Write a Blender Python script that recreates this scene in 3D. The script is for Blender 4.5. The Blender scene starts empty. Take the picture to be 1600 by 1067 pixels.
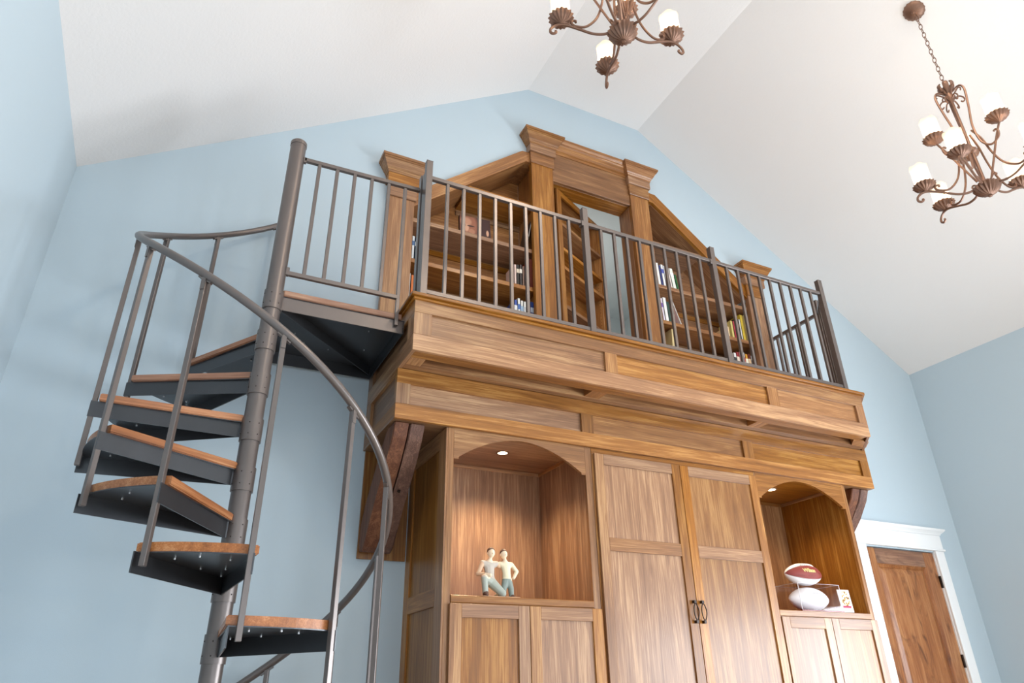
import bpy, bmesh, math, random
from mathutils import Vector, Matrix
random.seed(7)
R = math.radians
scene = bpy.context.scene
col = scene.collection
PI = math.pi

# ------------------------------------------------------------------ camera
cam_d = bpy.data.cameras.new('camera'); cam = bpy.data.objects.new('camera', cam_d); col.objects.link(cam)
yaw, pitch, roll = 0.4594, 0.4715, -0.0156
fw = Vector((math.sin(yaw)*math.cos(pitch), math.cos(yaw)*math.cos(pitch), math.sin(pitch)))
r0 = Vector((math.cos(yaw), -math.sin(yaw), 0)); u0 = r0.cross(fw)
rt = math.cos(roll)*r0 + math.sin(roll)*u0; up = -math.sin(roll)*r0 + math.cos(roll)*u0
M = Matrix((rt, up, -fw)).transposed().to_4x4(); M.translation = Vector((1.34, -4.0722, 1.3659))
cam.matrix_world = M
cam_d.sensor_fit = 'HORIZONTAL'; cam_d.sensor_width = 36.0; cam_d.lens = 1078.31*36/1600
cam_d.clip_start = 0.05
scene.camera = cam
scene.cycles.max_bounces = 6; scene.cycles.diffuse_bounces = 4; scene.cycles.glossy_bounces = 2; scene.cycles.caustics_reflective = False; scene.cycles.caustics_refractive = False

# ------------------------------------------------------------------ world, daylight, exposure
w = bpy.data.worlds.new('sky'); scene.world = w; w.use_nodes = True
bg = w.node_tree.nodes['Background']; bg.inputs[0].default_value = (0.62, 0.78, 1.0, 1); bg.inputs[1].default_value = 1.0
scene.view_settings.view_transform = 'Standard'; scene.view_settings.look = 'None'
scene.view_settings.exposure = 0.18; scene.view_settings.gamma = 1.0; scene.view_settings.use_curve_mapping = False

XL, XR, ZL, ZT, XA, XB = 0.417, 7.956, 4.2584, 6.3425, 3.5617, 4.7836
YF = -7.4                       # wall behind the camera
WIN_R = [(-3.55, -2.35), (-5.05, -3.85), (-6.55, -5.35)]      # windows of the right wall (y from, to)
WIN_F = [(1.2, 2.9), (3.4, 5.1), (5.6, 7.3)]                  # windows of the wall behind the camera (x from, to)
WZ0, WZ1 = 0.75, 2.2
FZ0, FZ1 = 0.4, 2.6
def area(name, loc, rot, sx, sy, power, color):
    d = bpy.data.lights.new(name, 'AREA'); d.shape = 'RECTANGLE'; d.size = sx; d.size_y = sy; d.energy = power; d.color = color
    o = bpy.data.objects.new(name, d); col.objects.link(o); o.location = loc; o.rotation_euler = rot
    return o
for a, b in WIN_R:
    area('window_daylight', (XR+0.05, (a+b)/2, (WZ0+WZ1)/2), (0, R(90), 0), WZ1-WZ0-0.1, b-a-0.1, 128, (0.86, 0.93, 1.0))
for a, b in WIN_F:
    area('window_daylight', ((a+b)/2, YF-0.05, (FZ0+FZ1)/2), (R(90), 0, 0), b-a-0.1, FZ1-FZ0-0.1, 27, (0.86, 0.93, 1.0))

for yy in (-3.4, -5.0, -6.6):       # unseen warm fill lights, added under the flat ridge to brighten the loft
    dl = area('ridge_fill_light', (4.17, yy, ZT-.01), (0, 0, 0), .35, .35, 38, (1.0, .84, .66)); dl.data.shape = 'DISK'

# ------------------------------------------------------------------ materials
def srgb(r, g, b):
    f = lambda c: (c/255/12.92) if c/255 <= .04045 else ((c/255+.055)/1.055)**2.4
    return (f(r), f(g), f(b), 1)
def newmat(name):
    m = bpy.data.materials.new(name); m.use_nodes = True
    nt = m.node_tree; return m, nt, nt.nodes['Principled BSDF']
def N(nt, t, **kw):
    n = nt.nodes.new(t)
    for k, v in kw.items(): setattr(n, k, v)
    return n
def plain(name, c, rough=.5, metal=0, bump=0, bscale=200, var=0.0, vscale=3.0, spec=.5):
    m, nt, p = newmat(name)
    p.inputs['Base Color'].default_value = c; p.inputs['Roughness'].default_value = rough
    p.inputs['Metallic'].default_value = metal; p.inputs['Specular IOR Level'].default_value = spec
    tc = N(nt, 'ShaderNodeTexCoord')
    if var:
        no = N(nt, 'ShaderNodeTexNoise'); no.inputs['Scale'].default_value = vscale; no.inputs['Detail'].default_value = 4
        nt.links.new(tc.outputs['Object'], no.inputs['Vector'])
        mr = N(nt, 'ShaderNodeMapRange'); mr.inputs['To Min'].default_value = 1-var; mr.inputs['To Max'].default_value = 1+var
        nt.links.new(no.outputs['Fac'], mr.inputs['Value'])
        hs = N(nt, 'ShaderNodeHueSaturation'); hs.inputs['Color'].default_value = c
        nt.links.new(mr.outputs[0], hs.inputs['Value']); nt.links.new(hs.outputs[0], p.inputs['Base Color'])
    if bump:
        nb = N(nt, 'ShaderNodeTexNoise'); nb.inputs['Scale'].default_value = bscale; nb.inputs['Detail'].default_value = 3
        nt.links.new(tc.outputs['Object'], nb.inputs['Vector'])
        bp = N(nt, 'ShaderNodeBump'); bp.inputs['Strength'].default_value = bump; bp.inputs['Distance'].default_value = .01
        nt.links.new(nb.outputs['Fac'], bp.inputs['Height']); nt.links.new(bp.outputs[0], p.inputs['Normal'])
    return m
def wood(name, axis, c_dark, c_mid, c_light, rough=.34, cross=16.0, along=1.0, knots=0.0, bump=.035, hv=.18, coat=.12):
    """wood with its grain along the given local axis; every piece gets its own figure and tone"""
    m, nt, p = newmat(name); L = nt.links
    tc = N(nt, 'ShaderNodeTexCoord'); oi = N(nt, 'ShaderNodeObjectInfo')
    mul = N(nt, 'ShaderNodeVectorMath', operation='SCALE'); mul.inputs[0].default_value = (37.1, 61.7, 23.3); L.new(oi.outputs['Random'], mul.inputs['Scale'])
    add = N(nt, 'ShaderNodeVectorMath', operation='ADD'); L.new(tc.outputs['Object'], add.inputs[0]); L.new(mul.outputs[0], add.inputs[1])
    def noise(sc_cross, sc_along, detail, dist):
        s = [sc_cross]*3; s['xyz'.index(axis)] = sc_along
        v = N(nt, 'ShaderNodeVectorMath', operation='MULTIPLY'); v.inputs[1].default_value = s; L.new(add.outputs[0], v.inputs[0])
        n = N(nt, 'ShaderNodeTexNoise'); n.inputs['Scale'].default_value = 1; n.inputs['Detail'].default_value = detail
        n.inputs['Roughness'].default_value = .62; n.inputs['Distortion'].default_value = dist; L.new(v.outputs[0], n.inputs['Vector']); return n
    n1 = noise(cross*1.7, along*1.6, 6, 1.0)
    n2 = noise(cross*11, along*4, 3, .2)
    n3 = noise(cross*.32, along*.9, 2, .4)
    n1s = N(nt, 'ShaderNodeMath', operation='MULTIPLY'); n1s.inputs[1].default_value = .72; L.new(n1.outputs['Fac'], n1s.inputs[0])
    mx = N(nt, 'ShaderNodeMath', operation='MULTIPLY_ADD'); mx.inputs[1].default_value = .55; L.new(n2.outputs['Fac'], mx.inputs[0]); L.new(n1s.outputs[0], mx.inputs[2])
    mx2 = N(nt, 'ShaderNodeMath', operation='MULTIPLY_ADD'); mx2.inputs[1].default_value = .40; L.new(n3.outputs['Fac'], mx2.inputs[0]); L.new(mx.outputs[0], mx2.inputs[2])
    cr = N(nt, 'ShaderNodeValToRGB'); e = cr.color_ramp.elements
    e[0].position = .55; e[0].color = c_dark; e[1].position = 1.12; e[1].color = c_light
    e[1].position = 1.0
    md = e.new(.84); md.color = c_mid
    mr0 = N(nt, 'ShaderNodeMapRange'); mr0.inputs['From Min'].default_value = 0; mr0.inputs['From Max'].default_value = 1.0
    L.new(mx2.outputs[0], mr0.inputs['Value']); L.new(mr0.outputs[0], cr.inputs['Fac'])
    out = cr.outputs[0]
    if knots:
        sk = [7.0]*3; sk['xyz'.index(axis)] = 3.2
        v = N(nt, 'ShaderNodeVectorMath', operation='MULTIPLY'); v.inputs[1].default_value = sk; L.new(add.outputs[0], v.inputs[0])
        vo = N(nt, 'ShaderNodeTexNoise'); vo.inputs['Scale'].default_value = 1.0; vo.inputs['Detail'].default_value = 4; vo.inputs['Distortion'].default_value = 1.6; L.new(v.outputs[0], vo.inputs['Vector'])
        kr = N(nt, 'ShaderNodeValToRGB'); kr.color_ramp.elements[0].position = .56; kr.color_ramp.elements[1].position = .74
        L.new(vo.outputs['Fac'], kr.inputs['Fac'])
        ks = N(nt, 'ShaderNodeMath', operation='MULTIPLY'); ks.inputs[1].default_value = knots; L.new(kr.outputs[0], ks.inputs[0])
        mk = N(nt, 'ShaderNodeMix', data_type='RGBA'); mk.inputs['B'].default_value = (c_dark[0]*.35, c_dark[1]*.3, c_dark[2]*.3, 1)
        L.new(ks.outputs[0], mk.inputs['Factor']); L.new(out, mk.inputs['A']); out = mk.outputs['Result']
    hs = N(nt, 'ShaderNodeHueSaturation'); L.new(out, hs.inputs['Color'])
    mv = N(nt, 'ShaderNodeMapRange'); mv.inputs['To Min'].default_value = 1-hv; mv.inputs['To Max'].default_value = 1+hv; L.new(oi.outputs['Random'], mv.inputs['Value']); L.new(mv.outputs[0], hs.inputs['Value'])
    ms = N(nt, 'ShaderNodeMath', operation='MULTIPLY'); ms.inputs[1].default_value = 7.77; L.new(oi.outputs['Random'], ms.inputs[0])
    mf = N(nt, 'ShaderNodeMath', operation='FRACT'); L.new(ms.outputs[0], mf.inputs[0])
    mg = N(nt, 'ShaderNodeMapRange'); mg.inputs['To Min'].default_value = .80; mg.inputs['To Max'].default_value = 1.12; L.new(mf.outputs[0], mg.inputs['Value']); L.new(mg.outputs[0], hs.inputs['Saturation'])
    L.new(hs.outputs[0], p.inputs['Base Color'])
    p.inputs['Roughness'].default_value = rough; p.inputs['Specular IOR Level'].default_value = .36
    p.inputs['Coat Weight'].default_value = coat; p.inputs['Coat Roughness'].default_value = .16
    bp = N(nt, 'ShaderNodeBump'); bp.inputs['Strength'].default_value = bump; bp.inputs['Distance'].default_value = .004
    L.new(n2.outputs['Fac'], bp.inputs['Height']); L.new(bp.outputs[0], p.inputs['Normal'])
    return m
def emit(name, c, s):
    m, nt, p = newmat(name); p.inputs['Base Color'].default_value = c
    p.inputs['Emission Color'].default_value = c; p.inputs['Emission Strength'].default_value = s; return m

WD, WM, WLt = srgb(106, 67, 36), srgb(148, 99, 55), srgb(182, 134, 82)
MW = {a: wood('stained_maple_'+a, a, WD, WM, WLt) for a in 'xyz'}
MT = wood('tread_oak', 'x', srgb(120, 74, 46), srgb(166, 108, 70), srgb(190, 138, 98), rough=.4)
MTy = wood('tread_oak_edge', 'y', srgb(120, 74, 46), srgb(166, 108, 70), srgb(190, 138, 98), rough=.4)
MB_ = wood('rough_timber', 'z', srgb(70, 40, 28), srgb(100, 62, 44), srgb(130, 88, 64), rough=.6, bump=.4, cross=22, coat=0)
MD = {a: wood('knotty_alder_'+a, a, srgb(104, 60, 36), srgb(142, 92, 58), srgb(166, 118, 80), rough=.4, knots=.75, cross=10) for a in 'xz'}
M_wall = plain('blue_wall_paint', srgb(187, 202, 211), .6, bump=.05, bscale=260, spec=.35)
M_ceil = plain('white_ceiling_paint', srgb(236, 231, 228), .8, bump=.12, bscale=55, spec=.2)
M_white = plain('white_trim_paint', srgb(240, 240, 240), .4, var=.02)
M_floor = plain('pale_bounce_floor', srgb(214, 206, 194), .9, bump=.4, bscale=300, var=.06, vscale=30, spec=.1)  # unseen floor covering, made pale to bounce light onto walls and undersides
M_inner = plain('pale_inner_wall', srgb(205, 215, 218), .7, bump=.05)
M_metal = plain('bronze_grey_steel', srgb(112, 103, 99), .32, metal=.5, var=.06, vscale=6)
M_metal_d = plain('dark_painted_steel', srgb(74, 75, 78), .3, metal=.55, var=.08, vscale=5)
M_bolt = plain('bright_bolt', srgb(225, 225, 225), .25, metal=.6, var=.03)
M_iron = plain('chandelier_bronze', srgb(126, 94, 77), .42, metal=.5, var=.22, vscale=30, bump=.1, bscale=120)
def shademat():
    m, nt, p = newmat('frosted_alabaster_glass')
    tl = N(nt, 'ShaderNodeBsdfTranslucent'); tl.inputs[0].default_value = (.98, .86, .70, 1)
    p.inputs['Base Color'].default_value = (.85, .80, .72, 1); p.inputs['Roughness'].default_value = .45
    mx = N(nt, 'ShaderNodeMixShader'); mx.inputs[0].default_value = .35
    nt.links.new(tl.outputs[0], mx.inputs[1]); nt.links.new(p.outputs[0], mx.inputs[2]); tp = N(nt, 'ShaderNodeBsdfTransparent'); tp.inputs[0].default_value = (1, .92, .80, 1)
    m2 = N(nt, 'ShaderNodeMixShader'); m2.inputs[0].default_value = .42      # thin glass: part of the bulb's light passes straight through
    nt.links.new(mx.outputs[0], m2.inputs[1]); nt.links.new(tp.outputs[0], m2.inputs[2])
    nt.links.new(m2.outputs[0], nt.nodes['Material Output'].inputs[0]); return m
M_shade = shademat()
M_dark = plain('dark_bronze_pull', srgb(48, 36, 30), .35, metal=.6, var=.05)
M_gap = plain('dark_gap', srgb(40, 26, 18), .8, var=.05)

# ------------------------------------------------------------------ helpers
W = {}      # origin of each object in its root's frame
def link(name, me, origin, parent, mat):
    o = bpy.data.objects.new(name, me); col.objects.link(o)
    if mat is not None and not me.materials:
        for m in (mat if isinstance(mat, (list, tuple)) else [mat]): me.materials.append(m)
    origin = Vector(origin); W[o] = origin
    if parent is not None:
        o.parent = parent; o.location = origin - W[parent]
    else: o.location = origin
    return o
def tag(o, label=None, cat=None, group=None, kind=None):
    if label: o['label'] = label
    if cat: o['category'] = cat
    if group: o['group'] = group
    if kind: o['kind'] = kind
    return o
def thing(name, loc, label, cat, group=None, local=False, rotz=0):
    o = bpy.data.objects.new(name, None); col.objects.link(o); o.location = loc; o.rotation_euler = (0, 0, rotz)
    o.empty_display_size = .05
    W[o] = Vector((0, 0, 0)) if local else Vector(loc)
    return tag(o, label, cat, group)
def mesh_of(bm, smooth=False):
    bmesh.ops.recalc_face_normals(bm, faces=bm.faces[:])
    me = bpy.data.meshes.new('m'); bm.to_mesh(me); bm.free()
    if smooth:
        for p in me.polygons: p.use_smooth = True
        me.set_sharp_from_angle(angle=R(42))
    return me
_boxcache = {}
def box_mesh(sx, sy, sz, bev):
    key = (round(sx, 4), round(sy, 4), round(sz, 4), bev)
    bm = bmesh.new(); bmesh.ops.create_cube(bm, size=1)
    bmesh.ops.scale(bm, vec=(sx, sy, sz), verts=bm.verts[:])
    if bev: bmesh.ops.bevel(bm, geom=bm.edges[:], offset=min(bev, .3*min(sx, sy, sz)), segments=1, affect='EDGES', profile=.5)
    return mesh_of(bm)
def box(name, x, y, z, mat, parent=None, bev=.002):
    me = box_mesh(abs(x[1]-x[0]), abs(y[1]-y[0]), abs(z[1]-z[0]), bev)
    return link(name, me, ((x[0]+x[1])/2, (y[0]+y[1])/2, (z[0]+z[1])/2), parent, mat)
def addbox(bm, x, y, z):
    r = bmesh.ops.create_cube(bm, size=1)['verts']
    bmesh.ops.scale(bm, vec=(abs(x[1]-x[0]), abs(y[1]-y[0]), abs(z[1]-z[0])), verts=r)
    bmesh.ops.translate(bm, vec=((x[0]+x[1])/2, (y[0]+y[1])/2, (z[0]+z[1])/2), verts=r)
    return r
def prism(name, pts, axis, a0, a1, mat, parent=None, bev=0, origin=None, roty=0):
    """polygon pts in the two axes other than `axis`, extruded from a0 to a1 along it"""
    bm = bmesh.new()
    def v3(p, a):
        return {'x': (a, p[0], p[1]), 'y': (p[0], a, p[1]), 'z': (p[0], p[1], a)}[axis]
    n = len(pts)
    A = [bm.verts.new(v3(p, a0)) for p in pts]; B = [bm.verts.new(v3(p, a1)) for p in pts]
    bm.faces.new(A); bm.faces.new(B[::-1])
    for i in range(n): bm.faces.new((A[i], A[(i+1) % n], B[(i+1) % n], B[i]))
    if bev: bmesh.ops.bevel(bm, geom=bm.edges[:], offset=bev, segments=1, affect='EDGES')
    c = Vector(v3((sum(p[0] for p in pts)/n, sum(p[1] for p in pts)/n), (a0+a1)/2)) if origin is None else Vector(origin)
    bmesh.ops.translate(bm, vec=-c, verts=bm.verts[:])
    if roty: bmesh.ops.rotate(bm, cent=(0, 0, 0), matrix=Matrix.Rotation(-roty, 3, 'Y'), verts=bm.verts[:])
    o = link(name, mesh_of(bm), c, parent, mat); o.rotation_euler = (0, roty, 0); return o
def lathe(prof, seg=24, flute=0, depth=0.0):
    """prof: (r, z) list; optional flutes around"""
    bm = bmesh.new(); rings = []
    for r, z in prof:
        if r < 1e-5: rings.append([bm.verts.new((0, 0, z))])
        else:
            rings.append([bm.verts.new((r*(1+(depth*math.cos(flute*2*PI*i/seg) if flute else 0))*math.cos(2*PI*i/seg),
                                        r*(1+(depth*math.cos(flute*2*PI*i/seg) if flute else 0))*math.sin(2*PI*i/seg), z)) for i in range(seg)])
    for a, b in zip(rings, rings[1:]):
        if len(a) == 1 and len(b) == 1: continue
        for i in range(seg):
            j = (i+1) % seg
            if len(a) == 1: bm.faces.new((a[0], b[j], b[i]))
            elif len(b) == 1: bm.faces.new((a[i], a[j], b[0]))
            else: bm.faces.new((a[i], a[j], b[j], b[i]))
    return bm
def spline(P, n=8):
    P = [Vector(p) for p in P]; out = []
    Q = [2*P[0]-P[1]] + P + [2*P[-1]-P[-2]]
    for i in range(1, len(Q)-2):
        a, b, c, d = Q[i-1:i+3]
        for k in range(n):
            t = k/n
            out.append(.5*((2*b)+(c-a)*t+(2*a-5*b+4*c-d)*t*t+(3*b-a-3*c+d)*t**3))
    out.append(P[-1]); return out
def tube_into(bm, pts, rad, seg=8, closed=False, cap=True, flat=1.0):
    pts = [Vector(p) for p in pts]; n = len(pts); rings = []
    t0 = (pts[1]-pts[0]).normalized(); ref = Vector((0, 0, 1)) if abs(t0.z) < .9 else Vector((1, 0, 0))
    u = t0.cross(ref).normalized()
    for i in range(n):
        if closed: t = (pts[(i+1) % n]-pts[i-1]).normalized()
        else: t = (pts[min(i+1, n-1)]-pts[max(i-1, 0)]).normalized()
        u = (u - t*u.dot(t)).normalized(); v = t.cross(u)
        r = rad[i] if isinstance(rad, (list, tuple)) else rad
        rings.append([bm.verts.new(pts[i]+r*(math.cos(2*PI*k/seg)*u+flat*math.sin(2*PI*k/seg)*v)) for k in range(seg)])
    m = n if closed else n-1
    for i in range(m):
        a, b = rings[i], rings[(i+1) % n]
        for k in range(seg): bm.faces.new((a[k], a[(k+1) % seg], b[(k+1) % seg], b[k]))
    if cap and not closed:
        bm.faces.new(rings[0][::-1]); bm.faces.new(rings[-1])
def tube(name, pts, rad, mat, parent, origin, seg=8, closed=False, smooth=True, flat=1.0):
    bm = bmesh.new(); tube_into(bm, [Vector(p)-Vector(origin) for p in pts], rad, seg, closed, True, flat)
    return link(name, mesh_of(bm, smooth), origin, parent, mat)
def copy_tree(o, parent=None):
    c = o.copy(); col.objects.link(c); c.parent = parent
    for ch in list(o.children): copy_tree(ch, c)
    return c

# ------------------------------------------------------------------ the room
def poly_wall(name, outer, holes, y0, y1, mat):
    """wall standing in the xz plane with holes, from y0 (room face) to y1"""
    bm = bmesh.new(); loops = [outer]+holes; rim = []
    for yy in (y0, y1):
        es = []
        for lp in loops:
            vs = [bm.verts.new((p[0], yy, p[1])) for p in lp]
            es += [bm.edges.new((vs[i], vs[(i+1) % len(vs)])) for i in range(len(vs))]
            rim.append(vs)
        bmesh.ops.triangle_fill(bm, use_beauty=True, use_dissolve=False, edges=es)
    k = len(loops)
    for a, b in zip(rim[:k], rim[k:]):
        for i in range(len(a)):
            j = (i+1) % len(a); bm.faces.new((a[i], a[j], b[j], b[i]))
    return tag(link(name, mesh_of(bm), (0, 0, 0), None, mat), kind='structure')
HOLE = [(2.5, 3.30), (5.86, 3.30), (5.86, 4.70), (4.86, 5.48), (3.47, 5.48), (2.5, 4.70)]
DX0, DX1, DZ = 6.647, 7.5385, 2.44
wb = poly_wall('wall_back', [(XL-.15, 0), (XL-.15, ZL-.1), (XL, ZL), (XA, ZT), (XB, ZT), (XR, ZL), (XR+.15, ZL-.1), (XR+.15, 0), (DX1, 0), (DX1, DZ), (DX0, DZ), (DX0, 0)], [HOLE], 0, .14, M_wall)
tag(wb, 'light blue gabled wall behind the loft')
wl = tag(box('wall_left', (XL-.14, XL), (YF, .14), (0, ZL+.05), M_wall, bev=0), 'light blue wall left of the spiral staircase', kind='structure')
def wall_windows(name, along, lo, hi, zt, wins, z0, z1, fixed, mat, lab):
    bm = bmesh.new()
    def add(a, b, c, d):
        if along == 'y': addbox(bm, fixed, (a, b), (c, d))
        else: addbox(bm, (a, b), fixed, (c, d))
    add(lo, hi, 0, z0); add(lo, hi, z1, zt); cur = lo
    for a, b in sorted(wins): add(cur, a, z0, z1); cur = b
    add(cur, hi, z0, z1)
    return tag(link(name, mesh_of(bm), (0, 0, 0), None, mat), lab, kind='structure')
wall_windows('wall_right', 'y', YF, 0.14, ZL+.05, WIN_R, WZ0, WZ1, (XR, XR+.14), M_wall, 'light blue wall right of the wooden door')
bmf = bmesh.new()
wf = poly_wall('wall_front', [(XL-.14, 0), (XL-.14, ZL-.1), (XL, ZL), (XA, ZT), (XB, ZT), (XR, ZL), (XR+.14, ZL-.1), (XR+.14, 0)],
               [[(a, FZ0), (b, FZ0), (b, FZ1), (a, FZ1)] for a, b in WIN_F], YF, YF-.14, M_wall)
tag(wf, 'light blue wall behind the viewer')
tag(box('floor', (XL-.14, XR+.14), (YF-.14, .14), (-.1, 0), M_floor, bev=0), 'unseen floor of the room, made light beige to bounce light', kind='structure')
# vaulted ceiling: two slopes and a flat strip
bm = bmesh.new(); t = .12
prof = [(XL-.14, ZL-.14*.663), (XA, ZT), (XB, ZT), (XR+.14, ZL-.14*.657)]
lo = [[bm.verts.new((x, yy, z)) for x, z in prof] for yy in (YF-.14, .14)]
hi = [[bm.verts.new((x, yy, z+t)) for x, z in prof] for yy in (YF-.14, .14)]
for i in range(3):
    bm.faces.new((lo[0][i], lo[0][i+1], lo[1][i+1], lo[1][i])); bm.faces.new((hi[0][i], hi[0][i+1], hi[1][i+1], hi[1][i]))
    for k in (0, 1): bm.faces.new((lo[k][i], lo[k][i+1], hi[k][i+1], hi[k][i]))
for i in (0, 3): bm.faces.new((lo[0][i], lo[1][i], hi[1][i], hi[0][i]))
tag(link('ceiling', mesh_of(bm), (0, 0, 0), None, M_ceil), 'white vaulted ceiling with a narrow flat ridge', kind='structure')
# window frames (behind and beside the viewer)
wn = 0
def win_frame(along, a, b, z0, z1, f0, f1):
    global wn; wn += 1
    bm = bmesh.new()
    def add(p, q, c, d):
        if along == 'y': addbox(bm, (f0, f1), (p, q), (c, d))
        else: addbox(bm, (p, q), (f0, f1), (c, d))
    for p, q in ((a, a+.05), (b-.05, b), ((a+b)/2-.02, (a+b)/2+.02)): add(p, q, z0, z1)
    for c, d in ((z0, z0+.05), (z1-.05, z1)): add(a, b, c, d)
    tag(link('window_%d' % wn, mesh_of(bm), (0, 0, 0), None, M_white), kind='structure')
for a, b in WIN_R: win_frame('y', a, b, WZ0, WZ1, XR+.0, XR+.03)
for a, b in WIN_F: win_frame('x', a, b, FZ0, FZ1, YF-.03, YF)
# the small room behind the loft wall
def slab(name, x, y, z, m, lab): return tag(box(name, x, y, z, m, bev=0), lab, kind='structure')
slab('wall_inner_back', (2.2, 6.2), (2.4, 2.5), (3.3, 5.7), M_inner, 'pale wall of the small room seen through the loft doorway')
slab('wall_inner_left', (2.1, 2.2), (.34, 2.5), (3.3, 5.7), M_inner, 'left wall of the small room behind the loft')
slab('wall_inner_right', (6.2, 6.3), (.34, 2.5), (3.3, 5.7), M_inner, 'right wall of the small room behind the loft')
slab('ceiling_inner', (2.1, 6.3), (.14, 2.5), (5.7, 5.78), M_inner, 'ceiling of the small room behind the loft')
slab('floor_inner', (2.1, 6.3), (.14, 2.5), (3.22, 3.30), M_floor, 'floor of the small room behind the loft')
d = bpy.data.lights.new('inner_room_lamp', 'POINT'); d.energy = 20; d.color = (1, .97, .92); d.shadow_soft_size = .15
o = bpy.data.objects.new('inner_room_lamp', d); col.objects.link(o); o.location = (4.7, 1.25, 4.7)

# wooden door with white casing
dr = thing('door_1', ((DX0+DX1)/2, .03, 0), 'knotty alder door in white casing right of the cabinets', 'door'); tag(dr, kind='structure')
y0, y1 = .012, .05
box('stile', (DX0+.004, 6.775), (y0, y1), (0.01, DZ-.006), MD['z'], dr, .003)
box('stile', (7.395, DX1-.004), (y0, y1), (0.01, DZ-.006), MD['z'], dr, .003)
box('rail', (6.775, 7.395), (y0, y1), (2.305, DZ-.006), MD['x'], dr, .003)
box('rail', (6.775, 7.395), (y0, y1), (0.01, .24), MD['x'], dr, .003)
box('rail', (6.775, 7.395), (y0, y1), (.95, 1.10), MD['x'], dr, .003)
for z0, z1 in ((.24, .95), (1.10, 2.305)):
    bm = bmesh.new(); sx, sz = (7.395-6.775)/2, (z1-z0)/2
    def ring(dx, yy): return [bm.verts.new((sgx*(sx-dx), yy, sgz*(sz-dx))) for sgx, sgz in ((-1, -1), (1, -1), (1, 1), (-1, 1))]
    rs = [ring(0, 0), ring(.012, .014), ring(.022, .008), ring(.03, .02), ring(.075, .006), ring(.085, .006)]
    for a, b in zip(rs, rs[1:]):
        for i in range(4): bm.faces.new((a[i], a[(i+1) % 4], b[(i+1) % 4], b[i]))
    bm.faces.new(rs[-1])
    link('raised_panel', mesh_of(bm), (7.085, y0+.001, (z0+z1)/2), dr, MD['z'])
for zc in (2.187, 1.555, .3):
    box('hinge', (DX1-.012, DX1+.008), (-.006, .03), (zc-.05, zc+.05), M_dark, dr, .002)
tr = thing('trim_1', ((DX0+DX1)/2, 0, 0), 'white moulded casing around the knotty alder door', 'door casing'); tag(tr, kind='structure')
box('side_casing', (DX0-.115, DX0-.0), (-.022, .02), (0, 2.45), M_white, tr, .003)
box('side_casing', (DX1+.0, DX1+.115), (-.022, .02), (0, 2.45), M_white, tr, .003)
box('jamb', (DX0-.006, DX0+.004), (-.0, .10), (0, DZ), M_white, tr, .001)
box('jamb', (DX1-.004, DX1+.006), (-.0, .10), (0, DZ), M_white, tr, .001)
box('fillet', (DX0-.13, DX1+.13), (-.034, .0), (2.45, 2.468), M_white, tr, .004)
box('head_board', (DX0-.115, DX1+.115), (-.024, .0), (2.468, 2.59), M_white, tr, .002)
def crown_loops(x0, x1, yb, prof):
    """moulding wrapped round the left, front and right of a block standing on a wall; prof = (outset, z)"""
    bm = bmesh.new(); L = []
    for o_, z in prof:
        L.append([bm.verts.new(p) for p in ((x0-o_, 0, z), (x0-o_, yb-o_, z), (x1+o_, yb-o_, z), (x1+o_, 0, z))])
    for a, b in zip(L, L[1:]):
        for i in range(4): bm.faces.new((a[i], a[(i+1) % 4], b[(i+1) % 4], b[i]))
    bm.faces.new(L[0]); bm.faces.new(L[-1]); return bm
bm = crown_loops(DX0-.115, DX1+.115, -.024, [(0, 2.59), (.006, 2.59), (.008, 2.60), (.02, 2.612), (.034, 2.622), (.036, 2.63), (.04, 2.63), (.04, 2.642), (0, 2.642)])
link('head_crown', mesh_of(bm), (0, 0, 0), tr, M_white)

# ------------------------------------------------------------------ pilasters, header and rakes of the loft wall
FLZ = 3.345                      # loft floor
XC = 4.165
CROWN = [(0, 0), (.004, 0), (.006, .012), (.012, .018), (.012, .026), (.022, .036), (.034, .06), (.046, .082), (.050, .09), (.056, .092), (.056, .103), (.064, .106), (.066, .125), (0, .125)]
def pilaster(xa, xb, top, label):
    t = thing('pilaster', ((xa+xb)/2, 0, FLZ), label, 'pilaster', 'pilasters of the loft bookcase wall')
    box('shaft', (xa, xb), (-.045, 0), (FLZ, top-.31), MW['z'], t, .003)
    box('plinth', (xa-.012, xb+.012), (-.058, 0), (FLZ, FLZ+.16), MW['x'], t, .004)
    box('neck_band', (xa-.010, xb+.010), (-.058, 0), (top-.32, top-.205), MW['x'], t, .004)
    box('capital_block', (xa-.022, xb+.022), (-.075, 0), (top-.205, top-.12), MW['x'], t, .003)
    bm = crown_loops(xa-.022, xb+.022, -.075, [(o_, top-.125+z) for o_, z in CROWN])
    bmesh.ops.translate(bm, vec=(-(xa+xb)/2, 0, -top), verts=bm.verts[:])
    link('crown_moulding', mesh_of(bm), ((xa+xb)/2, 0, top), t, MW['x'])
    return t
pilaster(2.335, 2.535, 4.985, 'short wooden pilaster with crown at the stair end of the loft')
pilaster(3.545, 3.755, 5.750, 'tall wooden pilaster with crown left of the loft doorway')
pilaster(4.565, 4.765, 5.750, 'tall wooden pilaster with crown right of the loft doorway')
pilaster(5.810, 6.005, 4.985, 'short wooden pilaster with crown at the far right end of the loft')
hd = thing('doorway_header', (4.16, 0, 5.315), 'wide plain wooden header with cornice above the loft doorway', 'header')
box('header_board', (3.755, 4.565), (-.032, .0), (5.315, 5.64), MW['x'], hd, .002)
bm = bmesh.new()
cp = [(0, 5.625), (-.038, 5.625), (-.042, 5.645), (-.052, 5.65), (-.052, 5.66), (-.062, 5.675), (-.075, 5.70), (-.085, 5.708), (-.085, 5.72), (-.10, 5.735), (-.108, 5.74), (-.108, 5.757), (0, 5.757)]
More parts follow.
